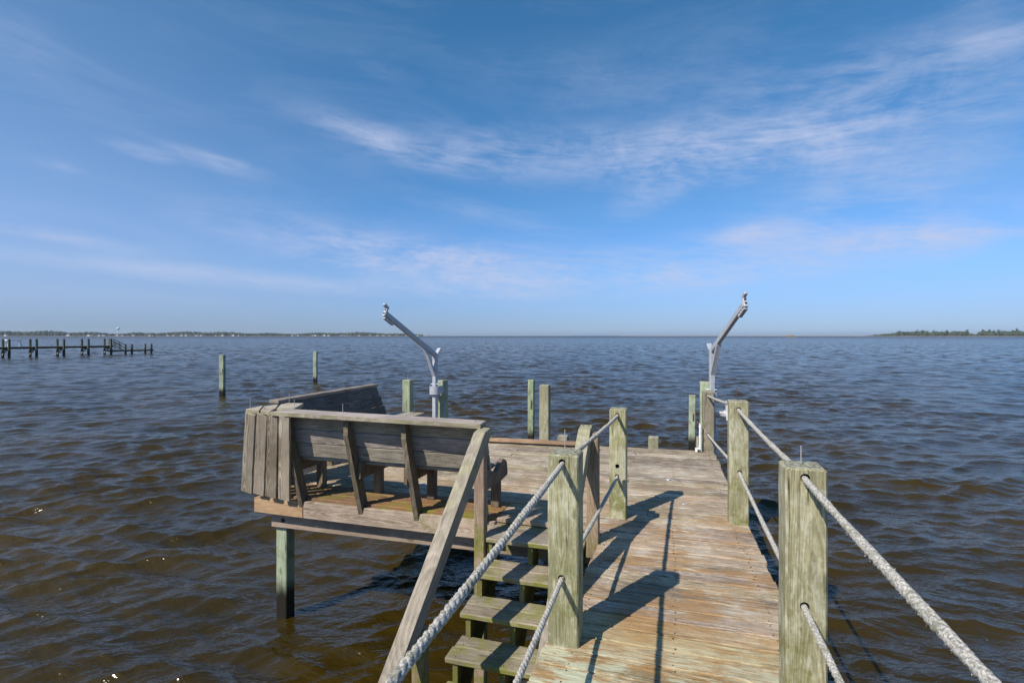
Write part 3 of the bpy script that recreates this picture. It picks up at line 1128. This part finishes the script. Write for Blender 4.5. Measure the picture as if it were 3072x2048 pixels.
left_edge_pts = [(-260 + i * 52, 1650 + i * 33 + R.uniform(-15, 15)) for i in range(31)]
strip('far_shore', left_edge_pts, 420, 1.2, M['sand'])
strip('sandbar_shore', [(1270 + i * 40, 3300 + R.uniform(-30, 30)) for i in range(12)], 60, .8, M['marsh'])
strip('sandbar_shore', [(1860 + i * 45, 2500 - i * 30) for i in range(22)], 120, 1.4, M['marsh'])
strip('right_shore', [(2560 + i * 40, 1750 - i * 22) for i in range(22)], 260, 1.6, M['sand'])

ICO = None


def ico():
    global ICO
    if ICO is None:
        g = (1 + 5 ** .5) / 2
        v = [(-1, g, 0), (1, g, 0), (-1, -g, 0), (1, -g, 0), (0, -1, g), (0, 1, g), (0, -1, -g), (0, 1, -g), (g, 0, -1), (g, 0, 1), (-g, 0, -1), (-g, 0, 1)]
        v = [Vector(q).normalized() for q in v]
        f = [(0, 11, 5), (0, 5, 1), (0, 1, 7), (0, 7, 10), (0, 10, 11), (1, 5, 9), (5, 11, 4), (11, 10, 2), (10, 7, 6), (7, 1, 8),
             (3, 9, 4), (3, 4, 2), (3, 2, 6), (3, 6, 8), (3, 8, 9), (4, 9, 5), (2, 4, 11), (6, 2, 10), (8, 6, 7), (9, 8, 1)]
        ICO = (v, f)
    return ICO


def clump(m, c, rx, rz, mi=0):
    v, f = ico()
    rot = R.uniform(0, 6.28)
    cr, sr = math.cos(rot), math.sin(rot)
    vs = []
    for q in v:
        k = R.uniform(.7, 1.2)
        x, y_ = q.x * cr - q.y * sr, q.x * sr + q.y * cr
        vs.append((c[0] + x * rx * k, c[1] + y_ * rx * k, c[2] + q.z * rz * k))
    m._add(vs, vs, f, R.random(), mi)


def shore_d(px_):
    return 1650 + (px_ + 260) / 52 * 33


m = MB()
for i in range(2300):
    px_ = R.uniform(-260, 1268)
    d = shore_d(px_) + R.uniform(45, 330)
    fall = min(1, (1290 - px_) / 220) * .4 + .6
    hgt = (14.0 + 3.0 * math.sin(px_ * .013) + 2.0 * math.sin(px_ * .047 + 1)) * fall * R.uniform(.7, 1.18)
    c = P(ph(px_, d), d, WATER + 1)
    r_ = R.uniform(3.5, 6.5)
    clump(m, (c.x, c.y, WATER + 1 + hgt * .75), r_, hgt * .32)
    clump(m, (c.x + R.uniform(-3, 3), c.y, WATER + 1 + hgt * .35), r_ * 1.1, hgt * .42)
tag(m.build('distant_wood', M['far_leaf']), 'long low green wood covering the far left shore', 'wood', kind='stuff')

HG = 'houses along the far left shore'
wallm = [plain('far_wall_white', (.52, .51, .48), .8), plain('far_wall_tan', (.40, .33, .26), .8), plain('far_wall_grey', (.32, .33, .35), .8)]
roofm = [plain('far_roof_grey', (.20, .20, .21), .8), plain('far_roof_brown', (.24, .17, .13), .8)]
labs = ['tiny white house among the trees on the far left shore', 'tiny tan house among the trees on the far left shore', 'tiny grey house among the trees on the far left shore']
hp = [18, 160, 205, 268, 285, 300, 312, 335, 353, 368, 385, 400, 450, 489, 505, 520, 531, 545, 558, 574, 590, 604, 616, 648, 668, 675, 700, 716, 785, 878, 895,
      925, 938, 947, 953, 974, 986, 1015, 1024, 1033, 1038, 1078, 1110, 1118, 1132, 1150, 1160, 1168, 1190, 1200, 1218, 1252, 1262, 1280, 1286]
for px_ in [q for i_, q in enumerate(hp) if i_ % 3 != 1]:
    d = shore_d(px_) + R.uniform(22, 40)
    c = P(ph(px_, d), d, WATER + 1.2)
    w, dp, h = R.uniform(6, 12), R.uniform(6, 10), R.uniform(2.6, 5.0)
    k = R.choice([0, 0, 0, 1, 2])
    ro = R.uniform(-.5, .5) + TH
    m = MB()
    ux, uy = Vector((math.cos(ro), math.sin(ro), 0)), Vector((-math.sin(ro), math.cos(ro), 0))
    hw, hd = w / 2, dp / 2
    vs = [c + ux * sx * hw + uy * sy * hd + Vector((0, 0, z)) for z in (-1, h) for sx, sy in ((-1, -1), (1, -1), (1, 1), (-1, 1))]
    m._add(vs, vs, [(0, 1, 5, 4), (1, 2, 6, 5), (2, 3, 7, 6), (3, 0, 4, 7)], .5, 0)
    e = 1.08
    rv = [c + ux * sx * hw * e + uy * sy * hd * e + Vector((0, 0, h - .1)) for sx, sy in ((-1, -1), (1, -1), (1, 1), (-1, 1))]
    rg = [c + ux * sx * hw * .8 + Vector((0, 0, h + R.uniform(1.4, 2.4))) for sx in (-1, 1)]
    m._add(rv + rg, rv + rg, [(0, 1, 5, 4), (2, 3, 4, 5), (1, 2, 5), (3, 0, 4), (3, 2, 1, 0)], .5, 1)
    tag(m.build('shore_house', [wallm[k], R.choice(roofm)], origin=c), labs[k], 'house', HG + (', white', ', tan', ', grey')[k])

d = 2150
c = P(ph(354.5, d), d, WATER)
o = thing('water_tower', tuple(c), 'pale blue water tower with a round tank above the far left wood', 'water tower')
m = MB()
m.tube([c + Vector((0, 0, 0)), c + Vector((0, 0, 4)), c + Vector((0, 0, 26))], 2.0, 14, r2=1.4)
m.build('pedestal', M['white'], o)
m = MB()
prof_ = [(0, 37), (3, 36.6), (5.2, 35.3), (6.4, 33), (6.5, 31.5), (5.6, 29.4), (3.6, 27.3), (1.4, 25.8)]
vs = [c + Vector((r_ * math.cos(a * math.pi / 10), r_ * math.sin(a * math.pi / 10), z)) for r_, z in prof_ for a in range(20)]
fs = [(i * 20 + a, i * 20 + 20 + a, i * 20 + 20 + (a + 1) % 20, i * 20 + (a + 1) % 20) for i in range(len(prof_) - 1) for a in range(20)]
m._add(vs, vs, fs, .5)
m.build('tank', plain('tower_paint', (.50, .66, .74), .5), o, smooth=True)
d = 1800
c = P(ph(1041, d), d, WATER)
m = MB()
m.tube([c, c + Vector((0, 0, 11))], .5, 8)
m.tube([c + Vector((0, 0, 9.5)), c + Vector((0, 0, 11.5))], 1.6, 10)
tag(m.build('beacon', M['white'], origin=c), 'thin white beacon mast on the far left shore below the wood', 'beacon')


def boat(px_, d, L, hull, label):
    c = P(ph(px_, d), d, WATER)
    o = thing('boat', tuple(c), label, 'boat')
    u, v = Vector((CT, ST, 0)), Vector((-ST, CT, 0))
    vs = []
    for s_, w in ((-1, .7), (-.6, 1), (.3, 1), (.75, .6), (1, .05)):
        for k, z in ((-1, 1.3 + .35 * max(0, s_)), (-.6, -.2), (.6, -.2), (1, 1.3 + .35 * max(0, s_))):
            vs.append(c + u * s_ * L / 2 + v * k * w * 1.5 + Vector((0, 0, z)))
    fs = [(0, 1, 2, 3)]
    for i in range(4):
        for k in range(4):
            k2 = (k + 1) % 4
            fs.append((i * 4 + k, i * 4 + 4 + k, i * 4 + 4 + k2, i * 4 + k2))
    m = MB()
    m._add(vs, vs, fs, .5)
    m.build('hull', hull, o)
    m = MB()
    m.box(c + Vector((0, 0, 1.9)), (L * .28, 1.8, 1.3))
    m.build('cabin', M['white'], o)


boat(459, 1250, 11, plain('dark_hull', (.05, .035, .03), .6), 'small dark boat off the far left shore, in front of the houses')
boat(737, 1400, 8, plain('dark_hull_grey', (.05, .055, .06), .6), 'tiny dark boat in front of the far shore, right of the larger boat')

# stilted hut on the right horizon
d = 708
c = P(ph(2371, d), d, WATER)
o = thing('stilt_hut', tuple(c), 'small tan brush covered hut on stilts far out on the right', 'hut')
u, v = Vector((CT, ST, 0)), Vector((-ST, CT, 0))
tan = plain('brush_thatch', (.46, .35, .25), .9, 0, .5, 1.2)
m = MB()
m.beam(c - u * 5.3 + Vector((0, 0, 2.5)), c + u * 5.3 + Vector((0, 0, 2.5)), 4, 2.0)
m.build('wall', tan, o)
m = MB()
m.beam(c - u * 4.8 + Vector((0, 0, 3.75)), c + u * 5.8 + Vector((0, 0, 3.75)), 4.4, .35)
m.build('roof', plain('pale_roof', (.66, .62, .55), .8), o)
for sx in (-5.3, -2.6, 0, 2.6, 5.3):
    m = MB()
    m.beam(c + u * sx - v * 1.9 + Vector((0, 0, -1)), c + u * (sx + .2) - v * 1.9 + Vector((0, 0, 1.9)), .5, .5, up=tuple(v))
    m.build('stilt', tan, o)


# pines on the right shore
def rd(px_):
    return 1750 - (px_ - 2560) / 40 * 22


PN = 'flat topped pines on the right shore'


def pine_mesh(m, c, h, spread):
    m.tube([c, c + Vector((R.uniform(-.6, .6), 0, h * .8))], .45, 5, mi=1, r2=.25)
    for _ in range(R.randint(6, 10)):
        z = h * R.uniform(.55, 1.0)
        q = spread * (1.15 - .5 * abs(z / h - .75) * 2)
        a = R.uniform(0, 6.28)
        rr_ = R.uniform(0, q)
        clump(m, (c.x + math.cos(a) * rr_, c.y + math.sin(a) * rr_, c.z + z), R.uniform(1.4, 2.8), R.uniform(.8, 1.4))


pp_ = sorted([R.uniform(2690, 2905) for _ in range(34)] + [R.uniform(2935, 3120) for _ in range(30)] + [2625, 2648, 2668])
for px_ in pp_:
    d = rd(px_) + R.uniform(40, 150)
    c = P(ph(px_, d), d, WATER + 1.5)
    h = (R.uniform(13, 20) + max(0, (px_ - 2900) * .02)) if px_ > 2680 else R.uniform(3, 6)
    m = MB()
    pine_mesh(m, c, h, 3.6)
    tag(m.build('pine_tree', [M['far_leaf'], M['far_trunk']], origin=c), 'distant pine with a bare trunk and flat ragged crown on the right shore', 'tree', PN)
m = MB()
for i in range(1100):
    px_ = R.choice([R.uniform(2600, 2915), R.uniform(2680, 2915), R.uniform(2915, 3160), R.uniform(2935, 3160)])
    d = rd(px_) + R.uniform(45, 190)
    k = min(1, max(.15, (px_ - 2590) / 120)) * (.6 if 2905 < px_ < 2935 else 1)
    h = R.uniform(7, 16) * k
    c = P(ph(px_, d), d)
    clump(m, (c.x, c.y, WATER + 1.5 + h * .5), R.uniform(2.5, 5), h * .55)
tag(m.build('shore_scrub', M['far_leaf']), 'low green scrub under the pines on the right shore', 'scrub', kind='stuff')


# ------------------------------------------------------------------ water
def build_water():
    rs = np.random.RandomState(11)
    dense = np.arange(-56, 56.01, .13)
    az = np.radians(np.r_[np.arange(-180, -56, 3.0), dense, np.arange(56.5, 180, 3.0)])
    rad = np.r_[np.array([.3, 1.0, 1.8, 2.6]), np.exp(np.arange(math.log(3.2), math.log(420), .0044)), np.exp(np.arange(math.log(423), math.log(11000), .05))]
    A_, R_ = np.meshgrid(az, rad)
    xr, yr = R_ * np.sin(A_), R_ * np.cos(A_)
    X, Y = xr * CT - yr * ST, xr * ST + yr * CT
    Z = np.zeros_like(X)
    DX, DY = np.zeros_like(X), np.zeros_like(X)
    spacing = R_ * .0044
    NW = 150
    lam = np.exp(np.linspace(math.log(.13), math.log(4.6), NW)) * rs.uniform(.95, 1.05, NW)
    mean = math.radians(-90) + TH + math.radians(6)
    envs = []
    for e in range(5):
        v = np.zeros_like(X)
        for _ in range(4):
            a, L = rs.uniform(0, 6.28), math.exp(rs.uniform(math.log(2.5), math.log(14)))
            v += np.sin(2 * math.pi / L * (math.cos(a) * X + math.sin(a) * Y) + rs.uniform(0, 6.28))
        envs.append(np.clip(.9 + .38 * v, .15, 1.9))
    for i in range(NW):
        L = lam[i]
        a = mean + math.radians((24 if i % 2 else -24) + rs.normal(0, 15))
        kx, ky = math.cos(a), math.sin(a)
        k = 2 * math.pi / L
        slope = .028 if L < .22 else .039 if L < .6 else .027 if L < 1.3 else .013 if L < 2.6 else .008
        amp = slope / k
        w = np.clip((L / (3.2 * spacing) - .6) / .8, 0, 1)
        if not w.any():
            continue
        grp = envs[i % 5] if L < 1.2 else 1.0
        p = k * (kx * X + ky * Y) + rs.uniform(0, 6.28)
        sN, cN = np.sin(p), np.cos(p)
        Z += amp * w * cN * grp
        DX -= .72 * amp * w * kx * sN * grp
        DY -= .72 * amp * w * ky * sN * grp
    X += DX
    Y += DY
    Z += WATER
    nr, na = X.shape
    co = np.stack([X, Y, Z], -1).reshape(-1, 3).astype(np.float32)
    idx = np.arange(nr * na).reshape(nr, na)
    q = np.stack([idx[:-1, :], np.roll(idx, -1, 1)[:-1, :], np.roll(idx, -1, 1)[1:, :], idx[1:, :]], -1).reshape(-1, 4)[:, ::-1]
    me = bpy.data.meshes.new('water')
    me.vertices.add(len(co))
    me.vertices.foreach_set('co', co.ravel())
    me.loops.add(q.size)
    me.loops.foreach_set('vertex_index', q.ravel().astype(np.int32))
    me.polygons.add(len(q))
    me.polygons.foreach_set('loop_start', np.arange(0, q.size, 4, dtype=np.int32))
    me.polygons.foreach_set('use_smooth', np.ones(len(q), bool))
    me.update(calc_edges=True)
    t = NT('estuary_water')
    pos = t.pos()
    b = t.b
    # wind ripples too fine for the mesh
    n1 = t.noise(t.vmul(pos, (4.5, 7.5, 1)), 1, 4, .62, .3)
    n2 = t.noise(t.vmul(pos, (.9, 1.7, 1)), 1, 5, .65, .4)
    h = t.math('MULTIPLY_ADD', n1, .022, t.math('MULTIPLY', n2, .055))
    for deg, ph_, sx, sy, am in ((-1, 0, 1.5, 5.4, .030), (47, 7.3, 1.3, 4.8, .030), (20, 3.1, 3.4, 11.0, .016)):
        mp = t.node('ShaderNodeMapping')
        mp.inputs['Rotation'].default_value = (0, 0, -math.radians(deg))
        mp.inputs['Location'].default_value = (ph_, ph_ * 2, 0)
        t.put(mp.inputs['Vector'], pos)
        nr_ = t.noise(t.vmul(mp.outputs[0], (sx, sy, .5)), 1, 3, .5, .5)
        ridge = t.math('ABSOLUTE', t.math('SUBTRACT', nr_, .5))
        h = t.math('MULTIPLY_ADD', ridge, -am * 2, h)
    bp = t.node('ShaderNodeBump')
    bp.inputs['Strength'].default_value = .55
    bp.inputs['Distance'].default_value = 1.0
    t.lk(h, bp.inputs['Height'])
    # foam flecks
    vo = t.node('ShaderNodeTexVoronoi', feature='F1')
    t.put(vo.inputs['Vector'], t.vmul(pos, (7, 7, 0)))
    vo.inputs['Scale'].default_value = 1
    cs = t.sep(vo.outputs['Color'])
    fl = t.math('LESS_THAN', vo.outputs['Distance'], t.math('MULTIPLY', t.math('POWER', cs[0], 7), .075))
    pat = t.rng(t.noise(t.vmul(pos, (.35, .5, 0)), 1, 3), .44, .60)
    foam = t.math('MULTIPLY', t.math('MULTIPLY', fl, pat), .5, clamp=True)
    mud = t.noise(t.vmul(pos, (.25, .35, 0)), 1, 3)
    c = t.mix(t.rng(mud, .35, .65), (.029, .0195, .0027), (.046, .0292, .0038))
    c = t.mix(foam, c, (.45, .44, .40))
    t.lk(c, b.inputs['Base Color'])
    b.inputs['IOR'].default_value = 1.36
    # beyond the reach of the mesh the chop tilts the surface
    nx = t.node('ShaderNodeTexNoise')
    t.put(nx.inputs['Vector'], t.vmul(pos, (.55, .95, 1)))
    nx.inputs['Scale'].default_value = 1
    nx.inputs['Detail'].default_value = 5
    nx.inputs['Roughness'].default_value = .7
    ctr = t.node('ShaderNodeVectorMath', operation='SUBTRACT')
    t.put(ctr.inputs[0], nx.outputs['Color'])
    ctr.inputs[1].default_value = (.5, .5, .5)
    dist = t.node('ShaderNodeVectorMath', operation='LENGTH')
    t.put(dist.inputs[0], pos)
    rgh = t.rng(dist.outputs['Value'], 70, 1600, .15, .34)
    t.lk(t.math('MAXIMUM', rgh, t.math('MULTIPLY', foam, .7)), b.inputs['Roughness'])
    gust = t.rng(t.noise(t.vmul(pos, (.012, .035, 0)), 1, 4), .3, .7, .75, 1.25)
    amt = t.math('MULTIPLY', t.rng(dist.outputs['Value'], 14, 110, .12, 3.2), gust)
    k3 = t.node('ShaderNodeCombineXYZ')
    t.put(k3.inputs[0], amt)
    t.put(k3.inputs[1], amt)
    tl = t.node('ShaderNodeVectorMath', operation='MULTIPLY')
    t.put(tl.inputs[0], ctr.outputs[0])
    t.put(tl.inputs[1], k3.outputs[0])
    sm = t.node('ShaderNodeVectorMath', operation='ADD')
    t.put(sm.inputs[0], bp.outputs[0])
    t.put(sm.inputs[1], tl.outputs[0])
    nm = t.node('ShaderNodeVectorMath', operation='NORMALIZE')
    t.put(nm.inputs[0], sm.outputs[0])
    t.lk(nm.outputs[0], b.inputs['Normal'])
    me.materials.append(t.m)
    ob = bpy.data.objects.new('water', me)
    COL.objects.link(ob)
    tag(ob, kind='structure')


build_water()

# ------------------------------------------------------------------ light and sky
TOSUN = Vector((-.52, -.915, 1.0)).normalized()
EL = math.asin(TOSUN.z)
AZ = math.atan2(TOSUN.x, TOSUN.y)
ld = bpy.data.lights.new('sun', 'SUN')
ld.energy = 3.85
ld.angle = math.radians(.53)
ld.color = (1.0, .93, .83)
lo = bpy.data.objects.new('sun', ld)
COL.objects.link(lo)
lo.rotation_euler = TOSUN.to_track_quat('Z', 'Y').to_euler()

w = bpy.data.worlds.new('World')
sc.world = w
w.use_nodes = True
T = w.node_tree


class WT(NT):
    def __init__(s, tree):
        s.t = tree
        s.n = tree.nodes


W = WT(T)
bg = T.nodes['Background']
sky = W.node('ShaderNodeTexSky', sky_type='NISHITA', sun_disc=False)
sky.sun_elevation = EL
sky.sun_rotation = AZ % (2 * math.pi)
sky.altitude = 0
sky.air_density = 1.0
sky.dust_density = 0.0
sky.ozone_density = 3.0
gen = W.node('ShaderNodeTexCoord').outputs['Generated']
gx, gy, gz = W.sep(gen)
az = W.math('ADD', W.math('ARCTAN2', gx, gy), TH)      # 0 along the view, + to the right
el = W.math('ARCSINE', gz)
cb = W.node('ShaderNodeCombineXYZ')
W.put(cb.inputs[0], az)
W.put(cb.inputs[1], el)
ae = cb.outputs[0]


def sky_pt(px_, py_):
    x, y_ = (px_ - 1536) / 1560, (1006.5 - py_) / 1560
    return math.atan(x), math.atan2(y_, math.hypot(1, x))


# cirrus: streaky noise gathered into banks at these bearings and heights
banks = [(1800, 470, 800, 80, 3, .78), (2300, 400, 520, 140, -6, .62), (2800, 310, 580, 250, -12, .52), (2600, 560, 420, 60, -4, .35), (1150, 425, 260, 42, 13, .65),
         (430, 456, 110, 20, 6, .5), (650, 484, 140, 24, 7, .55), (180, 497, 70, 14, 8, .5), (170, 706, 260, 22, 7, .5),
         (1150, 765, 480, 70, 9, .75), (1560, 800, 640, 62, 3, .8), (2380, 750, 720, 95, -5, .85), (2900, 690, 400, 70, -4, .7),
         (900, 850, 700, 26, 3, .6), (1700, 862, 560, 30, 0, .5), (1960, 580, 150, 46, -20, .5), (2280, 690, 150, 26, -8, .55),
         (3010, 112, 170, 40, 3, .30), (1140, 200, 110, 36, 15, .2), (1900, 240, 600, 110, 4, .22), (60, 130, 160, 90, 10, .18), (1450, 640, 260, 30, 12, .35)]
total = None
for (bx, by, hl, hh, tilt, inten) in banks:
    a0, e0 = sky_pt(bx, by)
    a1, e1 = sky_pt(bx + hl, by)
    a2, e2 = sky_pt(bx, by - hh)
    mp = W.node('ShaderNodeMapping', vector_type='TEXTURE')
    mp.inputs['Location'].default_value = (a0, e0, 0)
    mp.inputs['Rotation'].default_value = (0, 0, -math.radians(tilt))
    mp.inputs['Scale'].default_value = (abs(a1 - a0) * 1.5, abs(e2 - e0) * 1.7, 1)
    W.lk(ae, mp.inputs['Vector'])
    gr = W.node('ShaderNodeTexGradient', gradient_type='SPHERICAL')
    W.lk(mp.outputs[0], gr.inputs['Vector'])
    v = W.math('MULTIPLY', W.rng(gr.outputs['Fac'], 0, .9), inten)
    total = v if total is None else W.math('ADD', total, v)
rot = W.node('ShaderNodeMapping', vector_type='POINT')
rot.inputs['Rotation'].default_value = (0, 0, math.radians(5))
W.lk(ae, rot.inputs['Vector'])
sn = W.noise(W.vmul(rot.outputs[0], (3.2, 15, 1)), 1, 8, .62, .8)
sf = W.noise(W.vmul(rot.outputs[0], (11, 60, 1)), 1, 5, .65, 1.2)
so = W.noise(W.vmul(rot.outputs[0], (7, 12, 1)), 1, 6, .65, .8)
st = W.math('MULTIPLY_ADD', sf, .26, W.math('MULTIPLY_ADD', sn, .52, W.math('MULTIPLY', so, .34)))
st = W.rng(st, .40, .74)
cl = W.math('MULTIPLY', total, st, clamp=True)
veil = W.math('MULTIPLY', W.rng(W.noise(W.vmul(rot.outputs[0], (2.2, 11, 1)), 1, 8, .66, 1.0), .42, .75), .11)
wash = W.math('MULTIPLY', W.math('MULTIPLY', W.rng(el, .0, .10), W.rng(el, .23, .10)), W.rng(W.noise(W.vmul(ae, (2.5, 22, 1)), 1, 5, .6), .2, .75, .15, .62))
haze_left = W.math('MULTIPLY', W.rng(az, -.15, -.75), W.rng(el, .55, .05, .10, .30))
cl = W.math('ADD', W.math('ADD', cl, veil), haze_left, clamp=True)
cl = W.math('MULTIPLY', cl, W.rng(el, .0, .06, .15, 1))
SKYC = (4.1, 4.6, 6.2)
ramp = W.node('ShaderNodeValToRGB')
cr = ramp.color_ramp
cr.interpolation = 'B_SPLINE'
stops = [(0, (.255, .385, .75)), (.10, (.38, .49, .82)), (.22, (.50, .67, .95)), (.45, (.45, .75, 1.04)), (.9, (.38, .82, 1.78))]
cr.elements[0].position, cr.elements[0].color = stops[0][0], (*stops[0][1], 1)
cr.elements[1].position, cr.elements[1].color = stops[-1][0], (*stops[-1][1], 1)
for p_, c_ in stops[1:-1]:
    e_ = cr.elements.new(p_)
    e_.color = (*c_, 1)
W.put(ramp.inputs[0], W.math('MULTIPLY', el, 1 / .52, clamp=True))
tint = W.mix(1.0, sky.outputs[0], ramp.outputs[0], 'MULTIPLY')
colr = W.mix(W.math('MULTIPLY', cl, .8), tint, SKYC)
W.lk(colr, bg.inputs['Color'])
bg.inputs['Strength'].default_value = .098

hm = bpy.data.materials.new('haze')
hm.use_nodes = True
hn = hm.node_tree.nodes
hn.remove(hn['Principled BSDF'])
pv = hn.new('ShaderNodeVolumePrincipled')
pv.inputs['Color'].default_value = (.75, .86, 1.0, 1)
pv.inputs['Density'].default_value = 0.00008
pv.inputs['Anisotropy'].default_value = .2
hm.node_tree.links.new(pv.outputs[0], hn['Material Output'].inputs['Volume'])
hb = MB()
vs_h = [(x, y_, z) for z in (WATER - 2.5, 42) for x, y_ in ((-12000, -12000), (12000, -12000), (12000, 12000), (-12000, 12000))]
hb._add(vs_h, vs_h, [(3, 2, 1, 0), (4, 5, 6, 7), (0, 1, 5, 4), (1, 2, 6, 5), (2, 3, 7, 6), (3, 0, 4, 7)], .5)
tag(hb.build('haze', hm), kind='stuff')

# ------------------------------------------------------------------ camera
cd = bpy.data.cameras.new('camera')
cd.sensor_width = 36
cd.lens = 1560 / 3072 * 36
cd.shift_y = -17.5 / 3072
cd.clip_start = .05
cd.clip_end = 40000
co = bpy.data.objects.new('camera', cd)
COL.objects.link(co)
co.location = (0, 0, EYE)
co.rotation_euler = (math.pi / 2, 0, TH)
sc.camera = co
vs_ = sc.view_settings
vs_.view_transform = 'Standard'
vs_.look = 'None'
vs_.exposure = .45
vs_.gamma = 1
sc.cycles.use_denoising = True
